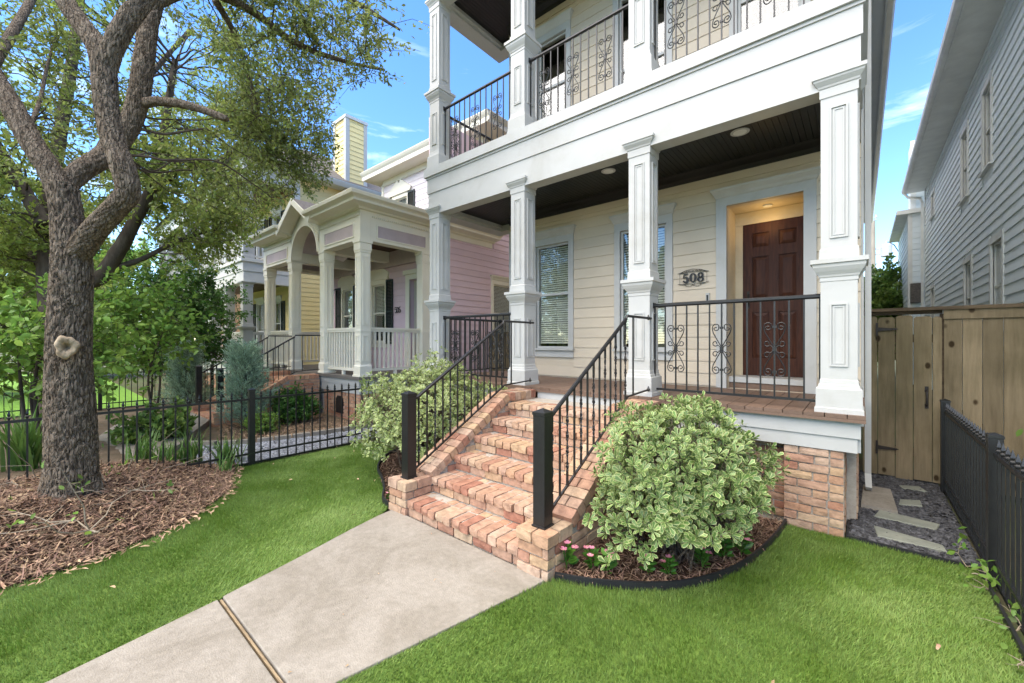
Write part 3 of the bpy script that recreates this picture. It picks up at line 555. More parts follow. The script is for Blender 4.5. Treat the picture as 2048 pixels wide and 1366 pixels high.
# ------------------------------------------------------------------ ornamental railings
def spiral(cx, cz, r0, r1, a0, turns, n=14): return [(cx+(r0+(r1-r0)*i/(n-1))*math.cos(a0+turns*2*math.pi*i/(n-1)), cz+(r0+(r1-r0)*i/(n-1))*math.sin(a0+turns*2*math.pi*i/(n-1))) for i in range(n)]
def scrollmesh():
    m = M(); r = .0045
    def tb(pts): m.tube([(p[0], 0, p[1]) for p in pts], r, 5, Vector((0, 1, 0)))
    for sx in (-1, 1):
        for sz in (-1, 1):
            f = lambda P: [(sx*x, sz*z) for x, z in P]
            tb(f([(.006, .02), (.045, .085), (.068, .125), (.076, .155)]+[(.046+.030*math.cos(a), .165+.030*math.sin(a)) for a in (0.1, .7, 1.3, 1.9, 2.5)]+[(.044+.021*math.cos(a), .163+.020*math.sin(a)) for a in (3.1, 3.7, 4.3, 4.9, 5.5, 6.1)]+[(.046+.010*math.cos(a), .160+.010*math.sin(a)) for a in (6.9, 7.8, 8.7)]))
            tb(f([(.006, .010), (.030, .028)]+[(.050+.022*math.cos(a), .040+.019*math.sin(a)) for a in (3.6, 4.3, 5.0, 5.7, 6.4, 7.1, 7.8)]+[(.048+.010*math.cos(a), .044+.009*math.sin(a)) for a in (8.6, 9.4, 10.2)]))
    for z in (-.165, 0, .165): m.box(-.014, .014, -.010, .010, z-(.014 if z == 0 else .009), z+(.014 if z == 0 else .009))
    return m.mesh('scroll', K['black'], False)
SCR = scrollmesh()
_bal = {}
def balmesh(h, twist=False):
    if (round(h, 3), twist) not in _bal:
        m = M(); r = .0075
        if not twist: m.box(-r*.85, r*.85, -r*.85, r*.85, 0, h)
        else:
            N = 40; vs = []; fs = []
            for i in range(N+1):
                z = h*i/N; q = min(1, max(0, (z-.1)/.02))*min(1, max(0, (h-.1-z)/.02)); a = q*z*55; rr = r*1.35*(1+.35*q*math.sin(z*55))
                vs += [(rr*math.cos(a+k*math.pi/2+.785), rr*math.sin(a+k*math.pi/2+.785), z) for k in range(4)]
            for i in range(N):
                for k in range(4): fs.append((4*i+k, 4*i+(k+1) % 4, 4*i+4+(k+1) % 4, 4*i+4+k))
            m.add(vs, fs)
        _bal[round(h, 3), twist] = m.mesh('baluster', K['black'])
    return _bal[round(h, 3), twist]
def railing(parent, p0, p1, zf, n, scrolls, axis='x', top=.95, bot=.06):
    """straight panel with n bays between p0 and p1"""
    a0, a1, c = p0, p1[0], p1[1]; rz = 0 if axis == 'x' else math.pi/2
    P = (lambda a: (a, c)) if axis == 'x' else (lambda a: (c, a))
    r = part('railing', M().tube([(*P(a0), zf+top), (*P(a1), zf+top)], .021, 8), 'black', parent)
    m = M()
    if axis == 'x': m.box(a0, a1, c-.011, c+.011, zf+bot, zf+bot+.022)
    else: m.box(c-.011, c+.011, a0, a1, zf+bot, zf+bot+.022)
    part('bottom_rail', m, 'black', r)
    for i in range(n+1):
        a = a0+.012+(a1-a0-.024)*i/n; link('baluster', balmesh(top-bot-.03), r, (*P(a), zf+bot+.02), (0, 0, rz))
        if i in scrolls: link('scroll', SCR, r, (*P(a), zf+.50 if zf < 3 else zf+.50), (0, 0, rz), (1.08, 1, 1.22))
    m = M(); m.lathe([(.03, -.004), (.03, .004)], 10)
    for a in (a0+.003, a1-.003): link('rail_flange', M().box(-.005, .005, -.03, .03, -.03, .03).mesh('rail_flange', K['black']), r, (*P(a), zf+top), (0, 0, rz))
    return r
railing(H1, -1.674, (-.251, CY), ZD, 13, (2, 6, 10)); 
railing(H1, 4.405, (5.74, -5.19), ZD, 12, (2, 6, 10), 'y'); railing(H1, -5.19, (-4.74, 5.75), ZD, 4, (2,), 'x')
for a, b in zip(CX[:-1], CX[1:]): railing(H1, a+.118, (b-.118, CY), 4.33, 13, (2, 6, 10))
railing(H1, 4.405, (5.74, -5.19), 4.33, 12, (2, 6, 10), 'y'); railing(H1, -5.19, (-4.74, 5.75), 4.33, 4, (2,), 'x'); railing(H1, 4.405, (5.46, -.135), 4.33, 10, (2, 5, 8), 'y')
railing(H1, -5.072, (-3.578, CY), ZD, 13, (2, 6, 10))
# ------------------------------------------------------------------ brick steps
def steps(T, xl, xr, yf, zdeck, mt='brick', treads=True):
    """stair between inner cheek faces xl..xr, nose of first tread at yf"""
    n = 6; rise = zdeck*.1435/.99*1.0; run = .2755; cw = .255
    core = M()
    for i in range(n): core.box(xl-.02, xr+.02, yf+.034+i*run, yf+n*run+.35, -.03 if i == 0 else i*rise-.01, (i+1)*rise-.007)
    part('mortar_core', core, 'mortar', T)
    for i in range(n):
        y = yf+i*run; zt = (i+1)*rise; x = xl; zb = zt-.064
        while x < xr-.02:
            w = .099*R.uniform(.93, 1.07); e = min(x+w, xr)
            if xr-e < .04: e = xr
            d = .195+R.uniform(-.006, .006); fr0 = R.uniform(-.010, .008)
            brick(T, x+.006, e-.006, y+fr0, y+d, zb, zt+R.uniform(-.004, .003), mt=mt)
            if treads: brick(T, x+.006+R.uniform(-.003, .003), e-.006, y+d+.012, y+run+.015, zb, zt-.004+R.uniform(-.003, .003), mt=mt)
            x = e
        x = xl+(.10 if i % 2 else 0)-.0
        if x > xl: brick(T, xl+.004, x-.005, y+.022, y+.10, zt-rise+.004, zb-.008, mt=mt)
        while x < xr-.02:
            e = min(x+.208*R.uniform(.94, 1.05), xr); e = xr if xr-e < .06 else e
            brick(T, x+.005, e-.005, y+.018+R.uniform(-.004, .004), y+.10, zt-rise+.004, zb-.008, mt=mt); x = e
    sl = .57; ps = yf+.275; zc0 = .335*zdeck/.99; yk = ps+(zdeck-.02-zc0)/sl; yend = yf+n*run+.24; th = .095
    for side, (c0, c1) in (('l', (xl-cw, xl)), ('r', (xr, xr+cw))):
        W = part('cheek_wall', M().prism([(ps-.02, -.03), (yend, -.03), (yend, zdeck-.03-th*.6), (yk, zdeck-.03-th*.6), (ps-.02, zc0-th*.7)], lambda y, z, a: (a, y, z), c0+.012, c1-.012).box(c0+.012, c1-.012, yf+.008, ps, -.03, .30*zdeck/.99-.04), 'mortar', T)
        zp = .30*zdeck/.99; nc = 3; cz = (zp-.085)/nc                       # pier
        for F, q0, q1 in ((Fr('y', yf-.012), c0-.004, c1+.004), (Fr('x', c1+.004), yf-.012+.09, ps)): brickwall(W, F, q0, q1, 0, zp-.085, course=cz, depth=.085, mt=mt)
        brickwall(W, Fr('y', yf-.02), c0-.012, c1+.012, zp-.085, zp, course=.085, bl=.145, depth=.13, mt=mt)
        for q in range(3):
            w = (cw+.024)/3; brick(W, c0-.012+q*w+.004, c0-.012+(q+1)*w-.004, yf+.117, ps+.005, zp-.083, zp-.003, mt=mt)
        # sloping rowlock cap
        L_ = math.hypot(yk-ps, sl*(yk-ps)); k = int(L_/.098); ang = math.atan(sl)
        for j in range(k+1):
            f = (j+.5)/(k+1); y = ps+(yk-ps)*f; z = zc0+sl*(yk-ps)*f-th*.42; sp = .62 if j % 2 else .36
            for b0, b1 in ((c0-.012, c0+cw*sp-.004), (c0+cw*sp+.004, c1+.012)):
                brick(W, b0, b1, y-.043, y+.043, z-th*.5, z+th*.42, rotx=ang, mt=mt)
        y = yk+.012
        while y < yend-.03:
            e = min(y+.10, yend); brick(W, c0-.012, c0+cw*.55, y+.004, e-.004, zdeck-.02-th, zdeck-.022, mt=mt); brick(W, c0+cw*.55+.008, c1+.012, y+.004, e-.004, zdeck-.02-th, zdeck-.024, mt=mt); y = e
        # face of the cheek toward +X
        zr = 0
        while zr < zdeck-.15:
            ys_ = max(ps, ps+(zr+.068+th-zc0)/sl+.02) if zr+.068+th > zc0 else ps
            if ys_ < yend-.1: brickwall(W, Fr('x', c1+.002), ys_, yend, zr, zr+.068, course=.068, depth=.06, mt=mt)
            zr += .069
STEP = thing('brick_steps', 'orange and tan brick front steps with sloping brick side walls', 'steps', (-2.43, 3.0, 0))
steps(STEP, -3.08, -1.79, 2.165, .99)
def stair_rail(name, label, x, yf, zdeck, group=None, curl=True):
    T = thing(name, label, 'railing', (x, yf+.12, .3*zdeck/.99), group); zo = zdeck-.99
    zb = .30*zdeck/.99-.004; yp = yf+.115
    part('newel_post', M().sq([(.048, 0), (.048, .76), (.053, .762), (.053, .782), (.004, .805)], x, yp, zb), 'black', T)
    part('post_base', M().sq([(.056, 0), (.056, .010), (.049, .012)], x, yp, zb), 'black', T)
    y0, z0, y1, z1 = yp+.09, 1.03+zo, yf+1.42, 1.765+zo
    part('top_rail', M().tube([(x, yp+.04, z0-.012), (x, y0, z0), (x, y1, z1)], [.017]*3, 8).tube([(x, y1-.01, z1-.03), (x, y1+.02, z1+.035), (x, yf+2.02, z1+.035)], .013, 6), 'black', T)
    b0, b1 = (y0-.02, .36+zo), (yf+1.46, 1.045+zo)
    part('bottom_rail', M().tube([(x, yp+.045, b0[1]-.012), (x, b0[0], b0[1]), (x, b1[0], b1[1]), (x, yf+1.97, b1[1]+.02)], .011, 4), 'black', T)
    n = 12
    for i in range(n+1):
        f = i/n; y = y0+.02+(y1-y0-.03)*f; zt = z0+(z1-z0)*(y-y0)/(y1-y0)-.01; zbm = b0[1]+(b1[1]-b0[1])*(y-b0[0])/(b1[0]-b0[0])
        link('baluster', balmesh(round(zt-zbm, 2), i % 2 == 0 and curl), T, (x, y, zbm))
    link('baluster', balmesh(.75), T, (x, yf+1.58, b1[1]+.012))
    if curl:
        for z in (z1+.035, b1[1]+.02):
            part('rail_finial', M().lathe([(.004, -.02), (.018, -.008), (.020, .0), (.013, .012), (.003, .036)], 8, (x, yf+1.95, z)), 'black', T)
    return T
stair_rail('stair_railing', 'black iron stair railing on the shrub side nearest the left bush', -3.205, 2.165, .99)
stair_rail('stair_railing', 'black iron stair railing with square post beside the large variegated shrub', -1.665, 2.165, .99)
# ------------------------------------------------------------------ lavender house
H2 = thing('lavender_house', 'lavender house with stone coloured arched porch and dark shutters, numbered 506', 'house', (-9.8, 6, 0))
LX, LD, LY = -7.3, .88, 5.8; FL = Fr('y', LY); FLS = Fr('x', LX)
lcp = [(.14, 0), (.14, .03), (.126, .036), (.126, .2), (.112, .215), (.104, .235), (.104, .86), (.108, .87), (.108, .90), (.104, .91), (.104, 2.40), (.114, 2.41), (.114, 2.45), (.122, 2.455), (.122, 2.585), (.136, 2.60), (.136, 2.65)]
lcm = M().sq(lcp).mesh('column', K['stonetrim']); lpa = framemesh(.12, 1.0, 2.33, .104, 'stonetrim'); lpb = framemesh(.12, .30, .80, .104, 'stonetrim'); LC = [-7.42, -8.92, -10.60, -12.22]
for x in LC:
    c = link('column', lcm, H2, (x, 4.2, LD)); link('panel_moulding', lpa, c); link('panel_moulding', lpb, c)
c = link('column', lcm, H2, (-7.42, 5.66, LD))
def balustrade(parent, axis, c, a0, a1, zf, mt, pitch=.105, zt=.96, zb=.09, w=.017):
    P = (lambda a, b, z: (a, c+b, z)) if axis == 'x' else (lambda a, b, z: (c+b, a, z)); m = M()
    def bx(m, p, q, hw, z0, z1): u, v = P(p, -hw, z0), P(q, hw, z1); m.box(u[0], v[0], u[1], v[1], z0, z1)
    bx(m, a0, a1, .045, zf+zt-.04, zf+zt); bx(m, a0, a1, .03, zf+zt-.085, zf+zt-.041)
    r = part('balustrade', m, mt, parent); m = M(); bx(m, a0, a1, .03, zf+zb, zf+zb+.05); bx(m, (a0+a1)/2-.03, (a0+a1)/2+.03, .028, zf, zf+zb-.001); part('bottom_rail', m, mt, r)
    n = round((a1-a0)/pitch); me = M().box(-w, w, -w, w, 0, zt-zb-.14).mesh('baluster', K[mt])
    for i in range(n):
        q = P(a0+(a1-a0)*(i+.5)/n, 0, zf+zb+.052); link('baluster', me, r, q)
balustrade(H2, 'x', 4.2, -8.81, -7.53, LD, 'stonetrim'); balustrade(H2, 'y', -7.42, 4.31, 5.55, LD, 'stonetrim'); balustrade(H2, 'x', 4.2, -12.11, -10.71, LD, 'stonetrim'); balustrade(H2, 'y', -12.22, 4.31, 5.75, LD, 'stonetrim')
EB, ET = 3.53, 4.10
def entab(fr, a0, a1, panels):
    fr.pb('entablature', 'stonetrim', H2, a0, a1, 0, .22, EB, ET)
    for q0, q1 in panels:
        f = fr.pb('lavender_panel', 'lavpanel', H2, q0, q1, -.006, -.001, 3.62, 3.85); m = M(); t = .025
        fr.box(m, q0-t, q0, -.016, -.001, 3.62-t, 3.85+t); fr.box(m, q1, q1+t, -.016, -.001, 3.62-t, 3.85+t); fr.box(m, q0, q1, -.016, -.001, 3.62-t, 3.62); fr.box(m, q0, q1, -.016, -.001, 3.85, 3.85+t); part('panel_frame', m, 'stonetrim', H2)
    m = M(); q = a0+.03
    while q < a1-.03: fr.box(m, q, q+.022, -.03, -.001, 3.985, 4.02); q += .045
    tag(part('dentil_row', m, 'stonetrim', H2), kind='stuff')
entab(Fr('y', 4.08), -9.02, LX, [(-8.75, -7.55)]); entab(Fr('y', 4.08), -12.34, -10.50, [(-12.1, -10.75)]); entab(Fr('x', LX), 4.302, 5.78, [(4.45, 5.62)]); pbox('frieze_board', 'stonetrim', H2, LX-.02, LX+.022, 5.785, 7.75, 3.97, ET); entab(Fr('x', -12.12), 4.302, 5.75, [(4.5, 5.6)])
def cornice(fr, a0, a1, ea=0, eb=0, name='cornice', zb=ET):
    P = [(0, zb), (-.06, zb), (-.085, zb+.03), (-.12, zb+.035), (-.28, zb+.06), (-.28, zb+.10), (-.30, zb+.12), (-.37, zb+.15), (-.385, zb+.20), (-.385, zb+.215), (0, zb+.215)]; m = M(); k = len(P)
    m.add([fr.p(a0+ea*q[0], q[0], q[1]) for q in P]+[fr.p(a1-eb*q[0], q[0], q[1]) for q in P], [tuple(range(k))[::-1], tuple(range(k, 2*k))]+[(i, (i+1) % k, k+(i+1) % k, k+i) for i in range(k)]); part(name, m, 'stonetrim', H2)
cornice(Fr('y', 4.08), -9.03, LX, 0, 1); cornice(Fr('y', 4.08), -12.34, -10.49, 1, 0); cornice(Fr('x', LX), 4.08, 7.8, 1, 0)
acx, AR = -9.76, .68; apex, gb = 4.62, ET
def top(x): return apex-abs(x-acx)*(apex-gb-.02)/.735
m = M(); N = 24
for i in range(N):
    t0, t1 = math.pi*i/N, math.pi*(i+1)/N; p = [(acx+AR*math.cos(t), EB+AR*math.sin(t)) for t in (t0, t1)]; xo = [acx+.735*math.cos(t) for t in (t0, t1)]
    for y, fl in ((4.075, 0), (4.30, 1)):
        q = [(p[0][0], y, p[0][1]), (xo[0], y, max(top(xo[0]), p[0][1])), (xo[1], y, max(top(xo[1]), p[1][1])), (p[1][0], y, p[1][1])]; m.add(q, [(0, 1, 2, 3) if fl else (3, 2, 1, 0)])
    m.add([(p[0][0], 4.075, p[0][1]), (p[1][0], 4.075, p[1][1]), (p[1][0], 4.30, p[1][1]), (p[0][0], 4.30, p[0][1])], [(0, 1, 2, 3)])
part('arch_wall', m, 'stonetrim', H2)
m = M()
for r0, r1, yy in ((.68, .72, 4.045), (.725, .755, 4.055)):
    for i in range(N):
        t0, t1 = math.pi*i/N, math.pi*(i+1)/N; f = lambda r, t, y: (acx+r*math.cos(t), y, EB+r*math.sin(t))
        m.add([f(r0, t0, yy), f(r1, t0, yy), f(r1, t1, yy), f(r0, t1, yy), f(r0, t0, 4.08), f(r1, t0, 4.08), f(r1, t1, 4.08), f(r0, t1, 4.08)], [(3, 2, 1, 0), (0, 1, 5, 4), (1, 2, 6, 5), (2, 3, 7, 6), (3, 0, 4, 7)])
part('arch_trim', m, 'stonetrim', H2)
m = M()
for sg in (-1, 1):
    z_e = gb+.0; f = lambda u, v: (acx+sg*u, v)
    m.prism([f(.86, z_e-.02), f(0, apex+.03), f(0, apex+.17), f(.93, z_e+.10)][::sg], lambda x, z, a: (x, a, z), 3.78+.002*sg, 4.9)
part('gable_cornice', m, 'stonetrim', H2)
m = M()
for sg in (-1, 1): m.add([(acx, 3.80, apex+.175), (acx, 5.8, apex+.175), (acx+sg*.935, 5.8, gb+.103), (acx+sg*.935, 3.80, gb+.103)], [(0, 1, 2, 3)])
m.add([(-6.95, 3.72, 4.318), (-12.70, 3.72, 4.318), (-12.70, 7.45, 4.318), (-6.95, 7.45, 4.318), (-9.0, 5.8, 4.62), (-11.0, 5.8, 4.62), (-11.0, 7.45, 4.62), (-9.0, 7.45, 4.62), (-8.98, 3.72, 4.318), (-10.54, 3.72, 4.318)], [(0, 8, 4), (9, 1, 5), (1, 2, 6, 5), (3, 0, 4, 7), (4, 5, 6, 7)]); part('porch_roof', m, 'shingle', H2)
m = M()
for i in range(N):
    t0, t1 = math.pi*i/N, math.pi*(i+1)/N; p = [(acx+AR*math.cos(t), EB+.2+AR*.7*math.sin(t)) for t in (t0, t1)]
    m.add([(p[0][0], 4.30, p[0][1]), (p[1][0], 4.30, p[1][1]), (p[1][0], 5.0, p[1][1]), (p[0][0], 5.0, p[0][1])], [(0, 1, 2, 3)]); m.add([(acx, 5.0, EB), (p[0][0], 5.0, p[0][1]), (p[1][0], 5.0, p[1][1])], [(0, 1, 2)])
part('barrel_vault', m, 'lavpanel', H2)
for x0, x1 in ((-12.12, -10.46), (-9.06, -7.52)): pbox('porch_ceiling', 'brownceil', H2, x0, x1, 4.30, 5.8, 3.76, 3.79)
pbox('porch_ceiling', 'brownceil', H2, -10.46, -9.06, 5.01, 5.8, 3.76, 3.79)
for x0, x1 in ((-12.12, -7.52),): pbox('inner_frieze', 'lavpanel', H2, x0, x1, 5.70, 5.797, 3.40, 3.755)
pbox('inner_beam', 'stonetrim', H2, -9.05, -8.82, 4.302, 5.70, 3.50, 3.755); pbox('inner_beam', 'stonetrim', H2, -10.70, -10.47, 4.302, 5.70, 3.50, 3.755)
LH = [(-11.33, -10.75, 1.55, 3.02), (-9.74, -9.14, 1.55, 3.02), (-8.12, -7.52, .89, 3.02)]
siding(H2, FL, -12.1, LX-.12, LD, 3.40, .15, 'lav', [(a-.085, b+.085, c-.13 if c > 1 else c, d+.11) for a, b, c, d in LH]); backing(H2, FL, -12.3, LX-.10, 0, 4.3, LH, 'lav')
for h in LH[:2]:
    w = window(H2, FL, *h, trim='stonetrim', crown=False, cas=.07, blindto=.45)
    xm = (h[0]+h[1])/2; m = M().prism([(xm-.48, 3.13), (xm+.48, 3.13), (xm+.48, 3.30), (xm+.06, 3.50), (xm+.02, 3.45), (xm-.02, 3.45), (xm-.06, 3.50), (xm-.48, 3.30)], lambda x, z, a: (x, a, z), LY-.06, LY-.005); part('window_pediment', m, 'stonetrim', w)
def shutter(parent, fr, a0, a1, z0, z1, mt='shutter', lv=True):
    m = M(); s = .035; fr.box(m, a0, a0+s, -.05, -.018, z0, z1); fr.box(m, a1-s, a1, -.05, -.018, z0, z1)
    for z in (z0, (z0+z1)/2-.02, z1-.05): fr.box(m, a0+s, a1-s, -.05, -.018, z, z+.05)
    o = part('shutter', m, mt, parent); m = M(); z = z0+.06
    while z < z1-.06:
        m.add([fr.p(a0+s, -.046, z), fr.p(a1-s, -.046, z), fr.p(a1-s, -.022, z+.034), fr.p(a0+s, -.022, z+.034)], [(0, 1, 2, 3)]); z += .036
    part('louvres', m, mt, o); return o
for h in LH[:2]: shutter(H2, FL, h[0]-.36, h[0]-.075, 1.50, 3.10); shutter(H2, FL, h[1]+.075, h[1]+.36, 1.50, 3.10)
a0, a1 = LH[2][:2]; m = M(); FL.box(m, a0-.14, a0, -.03, .02, LD, 3.02); FL.box(m, a1, a1+.14, -.03, .02, LD, 3.02); FL.box(m, a0-.14, a1+.14, -.033, .02, 3.02, 3.14); FL.box(m, a0-.19, a1+.19, -.07, .02, 3.141, 3.24); part('door_surround', m, 'stonetrim', H2)
pbox('front_door', 'darkdoor', H2, a0, a1, 6.08, 6.12, LD, 3.02); pbox('door_panel', 'darkdoor', H2, a0+.1, a1-.1, 6.065, 6.079, 1.0, 1.75); pbox('door_panel', 'darkdoor', H2, a0+.1, a1-.1, 6.065, 6.079, 1.95, 2.85)
pbox('door_jamb', 'stonetrim', H2, a0-.05, a0-.001, 5.821, 6.15, LD, 3.1); pbox('door_jamb', 'stonetrim', H2, a1+.001, a1+.05, 5.821, 6.15, LD, 3.1); pbox('door_head', 'stonetrim', H2, a0, a1, 5.83, 6.15, 3.021, 3.08)
part('door_lock', M().box(a1-.13, a1-.10, 6.06, 6.079, 1.9, 1.98), 'black', H2)
# side wall
SH = [(7.80, 8.55, 1.55, 3.05)]
siding(H2, FLS, 5.86, 13, .62, 3.97, .15, 'lav', [(a-.085, b+.085, c-.13, d+.22) for a, b, c, d in SH]); siding(H2, FLS, 7.80, 13, 3.972, 6.5, .15, 'lav'); backing(H2, FLS, 5.80, 13, 0, 6.6, SH, 'lav', .004, .1)
window(H2, FLS, *SH[0], trim='stonetrim', blindto=.0)
pbox('corner_board', 'stonetrim', H2, LX-.13, LX+.02, 5.79, 5.86, LD, EB)
# deck, skirt, foundation
pbox('porch_floor', 'greydeck', H2, -12.40, LX+.06, 4.02, 5.80, LD-.06, LD); pbox('skirt_board', 'white', H2, -12.36, LX, 4.06, 4.09, .70, .819); pbox('skirt_board', 'white', H2, LX-.03, LX, 4.091, 5.8, .70, .819); pbox('skirt_board', 'white', H2, -12.34, LX-.02, 4.075, 4.10, .54, .698); pbox('skirt_board', 'white', H2, LX-.05, LX-.02, 4.101, 5.8, .54, .698)
pbox('foundation', 'mortar', H2, -12.32, LX-.05, 4.12, 9, -.05, .535)
brickwall(H2, Fr('y', 4.105), -8.85, LX-.04, -.03, .54, depth=.06, mt='brick2'); brickwall(H2, Fr('x', LX-.035), 4.17, 6.6, -.03, .54, depth=.05, mt='brick2'); brickwall(H2, Fr('y', 4.105), -12.3, -10.7, -.03, .54, depth=.06, mt='brick2')
m = M().prism([(-8.28, .10), (-8.0, .10), (-8.0, .38), (-8.06, .45), (-8.22, .45), (-8.28, .38)], lambda x, z, a: (x, a, z), 4.085, 4.13); part('crawl_vent', m, 'iron', H2)
# upper storey
FU = Fr('y', 7.5); UH = [(-11.35, -10.62, 4.95, 6.05)]
siding(H2, FU, -11.9, LX-.1, 4.6, 6.62, .165, 'lavup', [(a-.08, b+.08, c-.1, d+.11) for a, b, c, d in UH]); backing(H2, FU, -12.0, LX-.1, 4.2, 6.9, UH, 'lavup')
w = window(H2, FU, *UH[0], trim='stonetrim', crown=False, cas=.06, blindto=.5); xm = sum(UH[0][:2])/2
part('window_pediment', M().prism([(xm-.56, 6.17), (xm+.56, 6.17), (xm+.62, 6.28), (xm+.08, 6.62), (xm+.03, 6.52), (xm-.03, 6.52), (xm-.08, 6.62), (xm-.62, 6.28)], lambda x, z, a: (x, a, z), 7.43, 7.495), 'stonetrim', w)
shutter(H2, FU, -10.55, -10.22, 4.95, 6.15); shutter(H2, FU, -11.75, -11.43, 4.95, 6.15)
pbox('corner_board', 'stonetrim', H2, -12.02, -11.9, 7.47, 7.60, 4.4, 6.7); pbox('frieze_board', 'stonetrim', H2, -11.9, LX, 7.455, 7.497, 6.62, 6.80)
pbox('soffit', 'stonetrim', H2, -12.4, -6.75, 7.02, 14, 6.80, 6.83); m = M().prism([(7.02, 6.83), (7.02, 6.92), (6.98, 6.97), (6.95, 7.03), (6.95, 7.05), (7.06, 7.05), (7.06, 6.83)], lambda y, z, a: (a, y, z), -12.45, -6.70); m.prism([(-6.75, 6.83), (-6.75, 6.92), (-6.71, 6.97), (-6.68, 7.03), (-6.68, 7.05), (-6.79, 7.05), (-6.79, 6.83)][::-1], lambda x, z, a: (x, a, z), 7.062, 14); part('gutter', m, 'stonetrim', H2)
part('roof', M().add([(-12.45, 6.97, 7.052), (-6.69, 6.97, 7.052), (-6.69, 14, 7.052), (-12.45, 14, 7.052), (-9.5, 9.6, 8.1), (-9.5, 12, 8.1)], [(0, 1, 4), (1, 2, 5, 4), (2, 3, 5), (3, 0, 4, 5)]), 'shingle', H2)
n2 = thing('house_number', 'small black 506 digits on the lavender wall by the door', 'house number', (-8.57, 5.78, 2.33))
for i, ch in enumerate('506'):
    m = M(); digit(m, ch, -8.575+(i-1)*.085, 2.33, .15, sw=.085, y0=5.768, y1=5.776); part('digit', m, 'black', n2)
sc_ = thing('security_camera', 'small white and black security camera on the corner of the lavender porch wall', 'camera', (-11.75, 5.72, 3.0))
part('camera_body', M().tube([(-11.8, 5.55, 2.98), (-11.7, 5.72, 3.02)], .045, 8), 'galv', sc_); part('bracket', M().tube([(-11.72, 5.68, 3.02), (-11.72, 5.78, 3.10)], .015, 6), 'black', sc_)
bn = thing('porch_bench', 'black slatted bench with crossed back on the lavender porch', 'bench', (-10.0, 5.3, LD))
for x in (-10.5, -9.5):
    for y in (5.05, 5.5): pbox('leg', 'black', bn, x-.025, x+.025, y-.025, y+.025, LD, LD+(.45 if y < 5.2 else .95))
for y in (5.08, 5.18, 5.28, 5.38): pbox('seat_slat', 'black', bn, -10.5, -9.5, y, y+.08, LD+.42, LD+.45)
for z in (.60, .92): pbox('back_rail', 'black', bn, -10.5, -9.5, 5.48, 5.52, LD+z, LD+z+.05)
for k in range(4):
    x0 = -10.47+k*.24; part('cross_slat', M().tube([(x0, 5.5, LD+.63), (x0+.23, 5.5, LD+.93)], .013, 4).tube([(x0+.23, 5.5, LD+.63), (x0, 5.5, LD+.93)], .013, 4), 'black', bn)
for x in (-10.5, -9.5): pbox('arm_rest', 'black', bn, x-.03, x+.03, 5.02, 5.5, LD+.64, LD+.67)
ST2 = thing('brick_steps', 'pale pink brick steps leading up to the lavender porch', 'steps', (-9.76, 3.0, 0)); steps(ST2, -10.38, -9.14, 2.14, .88, mt='brick2')
stair_rail('stair_railing', 'thin black stair railing on the near side of the lavender porch steps', -9.01, 2.14, .88, curl=False); stair_rail('stair_railing', 'thin black stair railing on the far side of the lavender porch steps', -10.51, 2.14, .88, curl=False)
